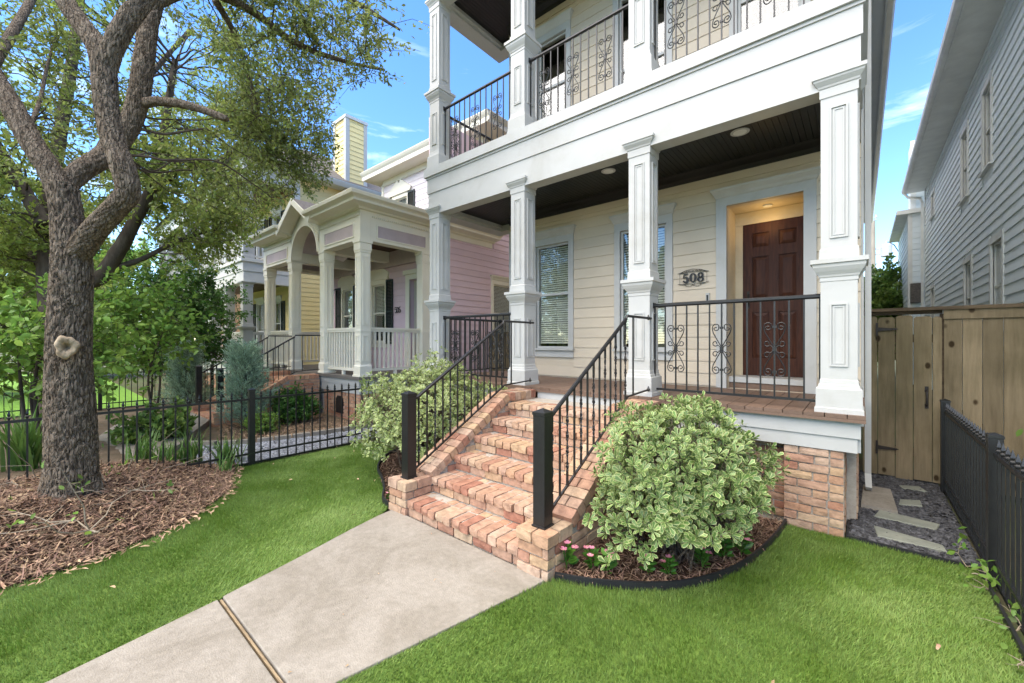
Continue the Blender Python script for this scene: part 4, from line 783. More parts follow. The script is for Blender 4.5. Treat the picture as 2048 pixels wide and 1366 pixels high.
# ------------------------------------------------------------------ yellow and peach gallery houses
def gallery(T, xr, wallmt, zd, chimney=False, detail=True):
    xs_ = [xr-.14, xr-1.85, xr-3.55, xr-5.2]; FYg = Fr('y', 5.7); FS = Fr('x', xr-.05)
    for z in (zd, 4.0):
        for x in xs_: link('column', colme, T, (x, 4.29, z), (0, 0, 0), (1.15, 1.15, .92 if z < 2 else .95))
    for z, h in ((3.38, .62), (6.60, .6)):
        pbox('fascia_board', 'greywhite', T, xr-5.4, xr, 4.16, 4.42, z, z+.33); pbox('fascia_board', 'greywhite', T, xr-5.42, xr+.02, 4.14, 4.42, z+.333, z+h); pbox('fascia_board', 'greywhite', T, xr-.25, xr, 4.421, 5.7, z, z+.33); pbox('fascia_board', 'greywhite', T, xr-.25, xr+.02, 4.421, 5.7, z+.333, z+h)
        pbox('fascia_cap', 'greywhite', T, xr-5.5, xr+.08, 4.08, 5.7, z+h, z+h+.1); pbox('porch_ceiling', 'brownceil', T, xr-5.2, xr-.25, 4.42, 5.7, z+.12, z+.15)
    for z in (zd, 4.1):
        for a, b in zip(xs_[1:], xs_[:-1]):
            if not (z < 2 and b == xs_[1]): balustrade(T, 'x', 4.29, a+.12, b-.12, z, 'greywhite', pitch=.12, w=.02)
        balustrade(T, 'y', xs_[0], 4.42, 5.68, z, 'greywhite', pitch=.12, w=.02)
    ho = [(xr-1.95, xr-1.30, zd+.55, 2.95), (xr-3.6, xr-2.9, zd, 3.0), (xr-1.95, xr-1.30, 4.7, 6.1), (xr-3.6, xr-2.9, 4.7, 6.1)]
    siding(T, FYg, xr-5.3, xr-.17, zd, 3.4, .15, wallmt, [(a-.085, b+.085, c-.13, d+.11) for a, b, c, d in ho]); siding(T, FYg, xr-5.3, xr-.17, 4.1, 6.6, .15, wallmt, [(a-.085, b+.085, c-.13, d+.11) for a, b, c, d in ho]); backing(T, FYg, xr-5.3, xr-.06, 0, 7.2, ho, wallmt)
    for h in ho:
        window(T, FYg, *h, trim='greywhite', blindto=.5); shutter(T, FYg, h[0]-.4, h[0]-.09, h[2]-.02, h[3]+.02); shutter(T, FYg, h[1]+.09, h[1]+.4, h[2]-.02, h[3]+.02)
    siding(T, FS, 5.82, 10, .6, 7.0, .155, wallmt); pbox('wall', wallmt, T, xr-.15, xr-.055, 5.83, 15, 0, 7.0); pbox('corner_board', 'greywhite', T, xr-.17, xr-.02, 5.66, 5.82, zd, 7.0)
    pbox('porch_floor', 'greydeck', T, xr-5.45, xr+.05, 4.05, 5.7, zd-.05, zd); pbox('skirt_board', 'greywhite', T, xr-5.4, xr-.01, 4.10, 4.14, .45, zd-.051); pbox('skirt_board', 'greywhite', T, xr-.05, xr-.01, 4.141, 5.8, .45, zd-.051); pbox('foundation', 'brick2', T, xr-5.35, xr-.06, 4.16, 9, -.05, .449)
    pbox('soffit', 'greywhite', T, xr-5.6, xr+.4, 5.2, 15, 7.0, 7.04); m = M().prism([(xr+.4, 7.0), (xr+.46, 7.08), (xr+.49, 7.14), (xr+.49, 7.17), (xr+.39, 7.17), (xr+.39, 7.0)][::-1], lambda x, z, a: (x, a, z), 5.2, 15); part('gutter', m, 'greywhite', T)
    part('roof', M().add([(xr-5.7, 3.9, 7.175), (xr+.5, 3.9, 7.175), (xr+.5, 15, 7.175), (xr-5.7, 15, 7.175), (xr-2.6, 7, 9.2), (xr-2.6, 12, 9.2)], [(0, 1, 4), (1, 2, 5, 4), (2, 3, 5), (3, 0, 4, 5)]), 'shingle', T)
    if chimney:
        x0, x1, y0, y1 = xr-.62, xr+.30, 7.25, 8.05
        ch = pbox('chimney', wallmt, T, x0+.01, x1-.02, y0+.02, y1, 4.0, 9.6)
        siding(T, Fr('x', x1-.015), y0+.13, y1-.12, 4.2, 9.5, .17, wallmt, th=.018); siding(T, Fr('y', y0+.015), x0+.13, x1-.13, 4.2, 9.5, .17, wallmt, th=.018)
        for a, b, c, d in ((x1-.13, x1+.012, y0-.012, y0+.13), (x1-.13, x1+.012, y1-.12, y1+.02), (x0-.01, x0+.13, y0-.012, y0+.13)): pbox('corner_board', 'white', T, a, b, c, d, 4.0, 9.55)
        pbox('chimney_cap', 'galv', T, x0-.03, x1+.035, y0-.035, y1+.04, 9.551, 9.66)
H3 = thing('yellow_house', 'yellow house with white two storey porch and tall sided chimney', 'house', (-17, 6, 0)); gallery(H3, -14.25, 'yellow', .9, True)
H4 = thing('peach_house', 'peach house with white columned porch, farthest along the row', 'house', (-24.4, 6, 0)); gallery(H4, -21.6, 'peach', .9)
# ------------------------------------------------------------------ grey house on the right
H5 = thing('grey_house', 'tall grey lap sided house beyond the wooden fence', 'house', (4, 12, 0))
FG = Fr('w', 1.75); GH = [(10.9, 11.52, 4.68, 6.16), (12.98, 13.65, 4.68, 6.16), (18.2, 18.85, 5.5, 6.25), (10.15, 10.87, 1.75, 3.25), (12.58, 13.28, 1.75, 3.25), (18.2, 18.9, 1.75, 3.25)]
siding(H5, FG, 2.0, 20.5, 0.1, 6.95, .168, 'greyside', [(a-.11, b+.11, c-.05, d+.11) for a, b, c, d in GH], th=.022, joints=True); backing(H5, FG, 2.0, 20.5, 0, 7.0, GH, 'greyside')
for h in GH: window(H5, FG, *h, trim='greytrim', crown=False, apron=False, cas=.11, blindto=.0 if h[2] < 3 else .5)
pbox('soffit', 'greytrim', H5, 1.27, 1.9, 1.6, 20.8, 6.96, 6.99); pbox('fascia_board', 'greytrim', H5, 1.245, 1.269, 1.6, 20.8, 6.93, 7.10)
part('gutter', M().prism([(1.243, 6.96), (1.19, 6.97), (1.15, 7.02), (1.135, 7.10), (1.15, 7.10), (1.243, 7.02)], lambda x, z, a: (x, a, z), 1.5, 20.9), 'greytrim', H5)
part('roof', M().add([(1.15, 1.4, 7.105), (1.15, 21, 7.105), (5, 21, 9.3), (5, 1.4, 9.3)], [(0, 3, 2, 1)]), 'shingle', H5)
pbox('corner_board', 'greytrim', H5, 1.72, 1.86, 20.505, 20.62, 0, 6.95)
part('downspout', M().tube([(1.20, 20.7, 6.97), (1.30, 20.7, 6.80), (1.62, 20.62, 6.68), (1.66, 20.55, 6.5), (1.66, 20.55, 0)], .05, 4), 'greytrim', H5)
pbox('bay_wall', 'greyside', H5, 1.33, 2.6, 20.75, 26, 0, 6.2); siding(H5, Fr('y', 20.745), 1.42, 1.74, .1, 6.2, .2, 'greyside', th=.02); siding(H5, Fr('w', 1.325), 20.85, 26, .1, 6.2, .2, 'greyside', th=.02); pbox('corner_board', 'greytrim', H5, 1.30, 1.42, 20.71, 20.85, 0, 6.2)
pbox('bay_eave', 'greytrim', H5, 1.0, 2.6, 20.6, 26.2, 6.2, 6.35); pbox('wall_vent', 'shingle', H5, 1.36, 1.7, 20.55, 20.71, 2.95, 3.65)
pbox('chimney', 'greyside', H5, 1.42, 2.4, 21.2, 22.4, 6.35, 9.0); siding(H5, Fr('y', 21.195), 1.55, 2.4, 6.4, 8.9, .25, 'greyside', th=.02); pbox('corner_board', 'greytrim', H5, 1.40, 1.55, 21.16, 21.3, 6.35, 9.0)
# ------------------------------------------------------------------ wooden fence and gate
WF = Fr('y', 6.34)
def board(parent, a0, a1, z0, z1, dog=True, d=0):
    c = .02 if dog else .001; w = a1-a0
    m = M().prism([(a0, z0), (a1, z0), (a1, z1-c), (a1-c, z1), (a0+c, z1), (a0, z1-c)], lambda x, z, a: (x, 6.34+d+a, z), 0, .019); return part('board', m, 'wood', parent)
GT = thing('wooden_gate', 'brown wooden board gate with black strap hinges beside the porch', 'gate', (.33, 6.35, 0))
x = .012
for i, w in enumerate((.135, .148, .146, .148, .075)): board(GT, x+.004, x+w-.003, .03+R.uniform(-.01, .01), 1.84+R.uniform(-.012, .012), d=R.uniform(-.004, .004)+(0 if i else .012)); x += w
pbox('rail', 'darkwood', GT, .02, .66, 6.375, 6.41, 1.55, 1.64); pbox('rail', 'darkwood', GT, .02, .66, 6.375, 6.41, .28, .37)
for z in (1.70, .345):
    m = M().box(.130, .150, 6.318, 6.333, z-.075, z+.075).prism([(.15, z-.022), (.30, z-.010), (.325, z), (.30, z+.010), (.15, z+.022)], lambda x, zz, a: (x, a, zz), 6.321, 6.331); part('strap_hinge', m, 'iron', GT)
part('handle', M().tube([(.545, 6.33, 1.03), (.545, 6.295, 1.01), (.545, 6.285, .95), (.545, 6.295, .88), (.545, 6.33, .86)], .011, 6).box(.53, .56, 6.325, 6.333, 1.01, 1.07).box(.53, .56, 6.325, 6.333, .83, .88), 'iron', GT)
FN = thing('wooden_fence', 'weathered cedar privacy fence running from the gate to the grey house', 'fence', (1.2, 6.36, 0))
x = .675; pbox('post', 'darkwood', FN, .655, .70, 6.366, 6.45, 0, 1.86)
while x < 1.71: w = R.choice((.135, .14, .142)); board(FN, x+.002, min(x+w-.003, 1.72), .02, 1.86, False, d=R.uniform(-.004, .004)-.012); x += w
pbox('cap_rail', 'darkwood', FN, -.01, 1.74, 6.28, 6.42, 1.90, 1.935); pbox('trim_rail', 'wood', FN, .67, 1.72, 6.305, 6.3265, 1.80, 1.899); pbox('trim_rail', 'darkwood', FN, .0, .668, 6.36, 6.385, 1.862, 1.899)
# ------------------------------------------------------------------ black metal fences
_pk = {}
def picket(h):
    k = round(h, 2)
    if k not in _pk: _pk[k] = M().sq([(.007, 0), (.007, k-.10), (.0075, k-.085), (.013, k-.075), (.013, k-.068), (.006, k-.06), (.011, k-.045), (.001, k)]).mesh('picket', K['black'])
    return _pk[k]
def metal_fence(name, label, x, posts, zg, z0=lambda y: 0, pitch=.105, twist=False):
    T = thing(name, label, 'fence', (x, posts[0], 0))
    pm = M().sq([(.033, 0), (.033, .955), (.037, .957), (.037, .975), (.003, .99)]).mesh('post', K['black'])
    for y in posts: link('post', pm, T, (x, y, -.02))
    for a, b in zip(posts[:-1], posts[1:]):
        pbox('top_rail', 'black', T, x-.012, x+.012, a+.034, b-.034, .82, .845); pbox('bottom_rail', 'black', T, x-.011, x+.011, a+.034, b-.034, .135+z0((a+b)/2), .158+z0((a+b)/2)); pbox('ground_rail', 'black', T, x-.011, x+.011, a+.034, b-.034, .015+z0((a+b)/2), .038+z0((a+b)/2))
        n = max(1, round((b-a)/pitch))
        for i in range(1, n): link('picket', picket(.93), T, (x, a+(b-a)*i/n, .01))
    return T
metal_fence('metal_fence', 'low black metal picket fence between the mulch bed and the lavender yard', -5.86, [-2.6, -.35, 1.80, 3.95, 5.6], 0)
metal_fence('metal_fence', 'black metal picket fence along the gravel strip at right', .66, [-2.1, -.05, 1.98, 4.05, 6.10], 0)
metal_fence('metal_fence', 'distant black metal fence on the far side of the lavender yard', -13.1, [-3.2, -1.1, 1.0, 3.1, 5.2], 0)
# ------------------------------------------------------------------ trees
TH = rad(40.45); FP = 818.6
def px(u, v, t):
    a = (u-1024)/FP; return Vector(((-math.sin(TH)+a*math.cos(TH))*t, (math.cos(TH)+a*math.sin(TH))*t, 1.56-(v-683)/FP*t))
def rpx(w, t, u): return w/2/FP*t/math.sqrt(1+((u-1024)/FP)**2)
def catmull(P, Q, step):
    """P points, Q radii -> dense points"""
    out, ro = [], []; n = len(P)
    for i in range(n-1):
        p0, p1, p2, p3 = P[max(i-1, 0)], P[i], P[i+1], P[min(i+2, n-1)]; k = max(2, int((p2-p1).length/step))
        for j in range(k):
            t = j/k; out.append(.5*((2*p1)+(p2-p0)*t+(2*p0-5*p1+4*p2-p3)*t*t+(3*p1-p0-3*p2+p3)*t**3)); ro.append(Q[i]+(Q[i+1]-Q[i])*t)
    out.append(P[-1]); ro.append(Q[-1]); return out, ro
def limb(m, P, Q, step=.02, n=48, bark=.010, seed=0, flare=None):
    pts, rs = catmull([Vector(p) for p in P], Q, step); a = Vector((1, 0, 0)); t0 = (pts[1]-pts[0]).normalized(); a = (a-t0*a.dot(t0)).normalized(); vs = []; fs = []; s = 0
    for i, p in enumerate(pts):
        t = (pts[min(i+1, len(pts)-1)]-pts[max(i-1, 0)]).normalized(); a = (a-t*a.dot(t)).normalized(); b = t.cross(a); s += (pts[i]-pts[i-1]).length if i else 0; r = rs[i]
        for k in range(n):
            th = 2*math.pi*k/n; c, sn = math.cos(th), math.sin(th); rr = r
            if bark:
                q = Vector((c*r*50+seed, sn*r*50, s*9.5)); w = noise.noise(q*.5)*1.0; q2 = Vector((c*r*50+seed+w, sn*r*50+w, s*9.5+w)); f = abs(noise.noise(q2)); g = abs(noise.noise(q2*2.1+Vector((7, 3, 1))))
                rr += bark*1.7*(min(1, f*5.5)-.65)+bark*.6*(min(1, g*4)-.5)+r*.06*noise.noise(Vector((c*1.3+seed, sn*1.3, s*1.6)))
            if flare: rr *= 1+flare*math.exp(-s/.16)*(.6+.4*math.sin(5*th+seed))
            vs.append(p+(a*c+b*sn)*rr)
    for i in range(len(pts)-1):
        for k in range(n): fs.append((i*n+k, i*n+(k+1) % n, (i+1)*n+(k+1) % n, (i+1)*n+k))
    fs += [tuple(range(n))[::-1], tuple(range((len(pts)-1)*n, len(pts)*n))]; m.add(vs, fs); return list(zip(pts, rs))
def leafcloud(name, P, D, ln, wd, mt, parent, rng, fold=.3, kind='stuff', broad=False):
    n = len(P); D = unitv(D); s = unitv(np.cross(D, rand_dirs(n, rng)+np.array([0, 0, .8]))); nn = np.cross(s, D); l = rng.uniform(ln*.7, ln*1.25, n)[:, None]; w = l*(wd/ln)*rng.uniform(.8, 1.15, (n, 1))/2
    if broad: V = np.stack([P, P+D*l*.3+s*w*.85+nn*w*fold, P+D*l*.65+s*w*.9+nn*w*fold, P+D*l, P+D*l*.65-s*w*.9+nn*w*fold, P+D*l*.3-s*w*.85+nn*w*fold], 1); F = [(0, 1, 2, 3), (0, 3, 4, 5)]
    else: V = np.stack([P, P+D*l*.55+s*w+nn*w*fold, P+D*l, P+D*l*.55-s*w+nn*w*fold], 1); F = [(0, 1, 2), (0, 2, 3)]
    return tag(stuff_mesh(name, V, F, mt, parent), kind=kind)
def crown(T, nodes, targets, bark, leaf, seed, twigs=9, lpt=26, tl=(.25, .6), ln=.06, wd=.026, t0=.35, keep=None, droop=.15, r0=.018, broad=False, maxr=9e9):
    rng = np.random.default_rng(seed); r_ = random.Random(seed); m = M(); NP = np.array([tuple(p) for p, _ in nodes]); NRd = np.array([r for _, r in nodes]); LP = []; LD_ = []
    for tg in targets:
        if keep is not None and not keep(np.array([tg]))[0]: continue
        d = np.linalg.norm(NP-np.array(tg), axis=1)+np.maximum(0, NP[:, 2]-tg[2]+.2)*1.5; i = int(np.argmin(d*(.9+.2*rng.random(len(d))))); A = Vector(NP[i]); B = Vector(tg); L_ = (B-A).length
        j = lambda s: Vector((r_.gauss(0, s), r_.gauss(0, s), r_.gauss(0, s)))
        P = [A, A.lerp(B, .33)+j(.09*L_)+Vector((0, 0, .05*L_)), A.lerp(B, .66)+j(.10*L_)+Vector((0, 0, .05*L_)), B]; rr = min(r0, NRd[i]*.5)*(.5+.5*rng.random()); pts, rs = catmull(P, [rr, rr*.7, rr*.4, .003], max(.06, L_/18)); pts = [q+Vector((noise.noise(q*2.7), noise.noise(q*2.7+Vector((9, 0, 0))), noise.noise(q*2.7+Vector((0, 9, 0)))))*min(.10, .09*i_) for i_, q in enumerate(pts)]; 
        if keep is not None and not keep(np.array([tuple(v) for v in pts[len(pts)//2:]])).all(): continue
        m.tube(pts, rs, 5)
        for k in range(twigs):
            f = t0+(1-t0)*(k+r_.random())/twigs; q = f*(len(pts)-1); i0 = int(min(q, len(pts)-2)); p = pts[i0].lerp(pts[i0+1], q-i0); dr = ((pts[i0+1]-pts[i0]).normalized()*.5+Vector(rand_dirs(1, rng)[0])*.9+Vector((0, 0, -droop))).normalized(); L2 = r_.uniform(*tl)
            e = p+dr*L2
            if keep is not None and not keep(np.array([tuple(e)]))[0]: continue
            mid = p.lerp(e, .5)+j(.04*L2*2); m.tube([p, mid, e], [.004, .003, .0015], 3)
            f2 = rng.random((lpt, 1))**.75; pp = np.array(p)+(np.array(e)-np.array(p))*f2+rng.normal(0, .018+.02*L2, (lpt, 3)); LP.append(pp); LD_.append(np.array(dr)*.45+rand_dirs(lpt, rng)*.9+np.array([0, 0, -droop*.7]))
    P = np.concatenate(LP); D = np.concatenate(LD_)
    if keep is not None: k = keep(P); P, D = P[k], D[k]
    tag(part('twigs', m, bark, T), kind='stuff'); return leafcloud('crown', P, D, ln, wd, leaf, T, rng, broad=broad)
def ell(n, c, r, rng, lo=.45, cond=None):
    out = []
    while len(out) < n:
        d = rand_dirs(1, rng)[0]*rng.uniform(lo, 1)**.6; p = np.array(c)+d*np.array(r)
        if cond is None or cond(p): out.append(tuple(p))
    return out
CF = np.array([-math.sin(TH), math.cos(TH)]); CR = np.array([math.cos(TH), math.sin(TH)])
# main oak -----------------------------------------------------------
OAK = thing('oak_tree', 'large oak with deeply furrowed trunk standing in the mulch bed', 'tree', (-5.2, .23, .2)); t = 3.55; m = M()
def pth(L_): return [px(u, v, d) for u, v, d, w in L_], [rpx(w, d, u) for u, v, d, w in L_]
nodes = []
A = [(143, 1003, 3.55, 124), (144, 960, 3.55, 110), (143, 880, 3.55, 104), (140, 790, 3.55, 98), (138, 700, 3.55, 92), (142, 600, 3.55, 86), (144, 520, 3.55, 84), (134, 430, 3.55, 66), (124, 370, 3.55, 62)]
nodes += limb(m, *pth(A), step=.014, n=110, bark=.013, seed=3, flare=.35)
B = [(126, 395, 3.55, 60), (98, 338, 3.55, 56), (62, 282, 3.56, 53), (25, 215, 3.6, 52), (-25, 130, 3.7, 48), (-90, 0, 3.9, 44), (-150, -200, 4.2, 34), (-120, -420, 4.5, 22)]
nodes += limb(m, *pth(B), step=.018, n=64, bark=.009, seed=13)
B2 = [(146, 520, 3.55, 62), (188, 462, 3.49, 56), (234, 414, 3.44, 50), (256, 383, 3.42, 49), (246, 335, 3.40, 52), (224, 275, 3.42, 50), (212, 205, 3.44, 50), (207, 140, 3.46, 52), (196, 95, 3.47, 50), (160, 45, 3.5, 44), (125, -10, 3.55, 42), (60, -160, 3.8, 32), (40, -380, 4.2, 20)]
nodes += limb(m, *pth(B2), step=.016, n=72, bark=.009, seed=23)
B3 = [(206, 150, 3.46, 50), (225, 98, 3.47, 46), (252, 45, 3.5, 44), (290, -5, 3.6, 40), (380, -120, 4.0, 30), (480, -330, 4.6, 18)]
nodes += limb(m, *pth(B3), step=.018, n=56, bark=.008, seed=33)
B4 = [(124, 372, 3.6, 54), (165, 340, 3.75, 50), (215, 308, 3.95, 50), (258, 252, 4.1, 47), (278, 190, 4.15, 44), (288, 120, 4.2, 42), (300, 40, 4.3, 38), (330, -60, 4.5, 32), (380, -250, 4.9, 20)]
nodes += limb(m, *pth(B4), step=.018, n=56, bark=.008, seed=43)
B5 = [(280, 208, 4.15, 26), (320, 203, 4.1, 22), (380, 212, 4.05, 19), (448, 236, 4.0, 15), (452, 240, 4.0, 9)]
limb(m, *pth(B5), step=.02, n=32, bark=.004, seed=53)
for L_ in ([(300, 10, 4.3, 30), (400, -20, 4.6, 24), (500, 20, 5.0, 18), (590, 85, 5.4, 13), (680, 120, 5.7, 8), (770, 140, 5.9, 4)], [(330, -60, 4.5, 28), (470, -90, 4.9, 22), (620, -40, 5.3, 15), (720, 10, 5.6, 9), (800, 60, 5.8, 4)], [(430, 0, 4.8, 16), (470, 70, 5.1, 12), (500, 160, 5.4, 8), (520, 240, 5.6, 6), (540, 310, 5.7, 4)], [(320, -40, 4.4, 24), (360, -100, 4.9, 20), (420, -140, 5.6, 14), (560, -90, 6.3, 8)], [(-20, 140, 3.75, 30), (40, 40, 4.3, 22), (100, -60, 5.0, 16), (200, -160, 5.6, 9)], [(20, 230, 3.65, 18), (60, 245, 4.2, 13), (80, 200, 4.8, 10), (95, 130, 5.4, 7), (115, 60, 6, 4)]):
    nodes += limb(m, *pth(L_), step=.05, n=18, bark=.003, seed=len(L_)*7)
part('trunk', m, 'bark', OAK, smooth=True)
kp = px(133, 694, 3.55-.205); nrm = Vector((0-kp.x, -kp.y, 0)).normalized(); sx = Vector((-nrm.y, nrm.x, 0)); mk = M(); N_ = 28; prof = [(.096, -.06), (.094, -.012), (.086, .006), (.070, .010), (.052, .004), (.036, -.006), (.027, -.03), (.008, -.06)]; vs = []
for r, h in prof:
    for k in range(N_):
        th = 2*math.pi*k/N_; q = r*(1+.10*math.sin(3*th+1)+.06*math.sin(7*th)); vs.append(kp+sx*(q*.74*math.cos(th))+Vector((0, 0, 1))*(q*math.sin(th)*.98)+nrm*(h+.004*math.sin(9*th)))
mk.add(vs, [(i*N_+k, i*N_+(k+1) % N_, (i+1)*N_+(k+1) % N_, (i+1)*N_+k) for i in range(len(prof)-1) for k in range(N_)]+[tuple(range((len(prof)-1)*N_, len(prof)*N_))]); part('branch_scar', mk, 'scar', OAK, smooth=True)
def keep_far(P):
    dep = P[:, :2]@CF; u = (P[:, :2]@CR)/np.maximum(dep, .1); e = (P[:, 2]-1.56)/np.maximum(dep, .1)
    return (P[:, 2] > 2.6) & (P[:, 0] < -7.2) & (P[:, 2] < 8.0) & ~((u > -.73) & (e < np.interp(u, [-.73, -.665, -.567, -.47, -.41], [.15, .20, .31, .34, .45])))
def keep_oak(P):
    dep = P[:, :2]@CF; lat = P[:, :2]@CR; u = lat/np.maximum(dep, .1); e = (P[:, 2]-1.56)/np.maximum(dep, .1)
    near = (dep < 4.4) & (e < .87) & (np.hypot(P[:, 0], P[:, 1]) < 6.1)
    low = (u > -.73) & (e < np.interp(u, [-.73, -.665, -.567, -.47, -.41], [.15, .20, .31, .34, .45]))
    right = low | ((u > -.415) & (e < .62)) | ((u > -.47) & (e < .36))
    return ~near & ~right & (P[:, 2] > 2.9) & (P[:, 0] < -1.2) & (e < 1.12)
rng = np.random.default_rng(21)
tg = ell(120, (-6.3, .7, 5.7), (3.3, 3.1, 2.6), rng, .35, lambda p: p[2] > 3.1)+ell(64, (-5.4, 2.4, 5.0), (1.7, 1.1, 1.5), rng, .2)+ell(26, (-6.4, 2.2, 4.2), (1.5, 1.0, .9), rng, .2)
crown(OAK, nodes, tg, 'bark2', 'oak', 31, twigs=10, lpt=24, tl=(.25, .65), ln=.062, wd=.028, keep=keep_oak, droop=.3)
# second oak behind ---------------------------------------------------
OK2 = thing('oak_tree', 'second oak with dark trunk, half hidden behind the large oak', 'tree', (-10.6, .2, .1)); m = M(); nodes = []
base = Vector((-10.6, .25, 0))
nodes += limb(m, [base, base+Vector((0, 0, 1)), base+Vector((.05, .02, 2.0)), base+Vector((-.05, 0, 3.1))], [.27, .22, .21, .20], step=.05, n=36, bark=.012, seed=5, flare=.3)
for L_ in ([(102, 560, 7.0, 40), (190, 560, 7.1, 40), (235, 505, 7.1, 34), (268, 445, 7.1, 28), (305, 370, 7.2, 23), (325, 280, 7.3, 18), (350, 120, 7.6, 12)], [(300, 385, 7.2, 20), (355, 345, 7.2, 16), (420, 335, 7.2, 13), (475, 290, 7.3, 10), (520, 235, 7.4, 6)], [(90, 450, 7.0, 42), (60, 400, 7.0, 34), (20, 330, 7.1, 26), (-20, 260, 7.2, 20), (-60, 100, 7.4, 12)], [(95, 470, 7.1, 44), (110, 330, 7.6, 34), (140, 150, 8.0, 26), (170, -80, 8.6, 16)], [(90, 540, 7, 26), (50, 500, 7.2, 20), (10, 455, 7.4, 15), (-60, 420, 7.8, 9)], [(210, 540, 7.1, 18), (280, 520, 7.3, 12), (360, 480, 7.6, 9), (440, 455, 8.0, 5)], [(100, 430, 7.2, 30), (180, 330, 7.9, 22), (260, 200, 8.6, 14), (380, 60, 9.2, 8)]):
    nodes += limb(m, *pth(L_), step=.06, n=20, bark=.006, seed=len(L_)*3+int(L_[0][0]))
part('trunk', m, 'bark2', OK2, smooth=True); rng = np.random.default_rng(22)
tg = ell(150, (-11.2, 1.0, 6.0), (4.3, 3.4, 3.2), rng, .35, lambda p: p[2] > 2.7)+ell(28, (-9.2, 2.2, 4.4), (1.8, 1.3, 1.3), rng, .2)+ell(36, (-11.0, -.5, 3.8), (2.2, 1.6, 1.0), rng, .2)
crown(OK2, nodes, tg, 'bark2', 'oak2', 32, twigs=9, lpt=30, tl=(.3, .8), ln=.085, wd=.04, droop=.25, keep=keep_far, r0=.025)
def simple_tree(name, label, loc, h, stems, cr, cz, leaf, seed, n=60, ln=.09, wd=.045, twigs=8, lpt=26, bark='bark2', r=.06, spread=.3, broad=False, lo=.2, tl=(.25, .6), group=None, cat='tree', droop=.15):
    T = thing(name, label, cat, loc, group); r_ = random.Random(seed); m = M(); nd = []; b = Vector(loc)
    for i in range(stems):
        a = 6.283*i/stems+r_.random(); e = b+Vector((math.cos(a)*spread*r_.uniform(.5, 1), math.sin(a)*spread*r_.uniform(.5, 1), h*r_.uniform(.75, 1))); md = b.lerp(e, .5)+Vector((r_.gauss(0, .08), r_.gauss(0, .08), 0)); s0 = b+Vector((math.cos(a), math.sin(a), 0))*min(.12, spread*.3)*(stems > 1); s0.z = loc[2]-.05
        nd += limb(m, [s0, md, e], [r, r*.7, r*.3], step=.1, n=12, bark=.006 if r > .04 else 0, seed=seed+i)
    part('trunk', m, bark, T, smooth=True); rng = np.random.default_rng(seed); crown(T, nd, ell(n, (loc[0], loc[1], loc[2]+cz), cr, rng, lo, lambda p: p[2] > loc[2]+.15), bark, leaf, seed, twigs=twigs, lpt=lpt, tl=tl, ln=ln, wd=wd, t0=.3, r0=r*.5, broad=broad, droop=droop); return T
simple_tree('young_tree', 'young bright green broad leaved tree behind the fence at far left', (-8.1, .05, .2), 1.6, 3, (1.15, 1.1, .75), 1.45, 'lime', 41, n=44, ln=.10, wd=.058, twigs=7, lpt=11, r=.028, broad=True, tl=(.3, .6), droop=.1)
simple_tree('young_tree', 'loose light green leafy sapling right of the oak trunk', (-9.3, 1.35, .1), 2.0, 3, (1.2, .9, .8), 1.75, 'lime', 42, n=34, ln=.10, wd=.056, twigs=7, lpt=10, r=.022, broad=True, tl=(.3, .6), droop=.1)
simple_tree('small_tree', 'dark green multi stemmed small tree in the lavender yard', (-13.6, 2.6, 0), 3.0, 5, (1.9, 1.5, 1.7), 2.3, 'darkleaf', 43, n=90, ln=.10, wd=.045, twigs=8, lpt=26, r=.055, spread=.7)
simple_tree('street_tree', 'light green leafy tree far down the row at left', (-19.5, -1.0, 0), 4.5, 3, (3.4, 3.0, 3.0), 3.6, 'oak2', 44, n=90, ln=.16, wd=.08, twigs=8, lpt=26, r=.11, spread=.9, tl=(.5, 1.0))
simple_tree('street_tree', 'tall dense green tree at the far left edge', (-17.0, -4.2, 0), 4.5, 3, (3.2, 3.0, 3.0), 3.7, 'midleaf', 45, n=90, ln=.15, wd=.075, twigs=8, lpt=26, r=.11, spread=.9, tl=(.5, 1.0))
simple_tree('street_tree', 'pale green tree beyond the dark small tree', (-27, 1.5, 0), 5, 3, (4.5, 2.8, 3.6), 4.0, 'lime', 46, n=90, ln=.24, wd=.12, twigs=8, lpt=26, r=.14, spread=1.0, tl=(.6, 1.2))
simple_tree('back_tree', 'round bright green tree showing above the wooden fence', (.95, 24.5, 0), 3.6, 4, (1.75, 1.6, 2.2), 2.9, 'midleaf', 47, n=90, ln=.20, wd=.10, twigs=8, lpt=26, r=.08, spread=.6, tl=(.4, .8))
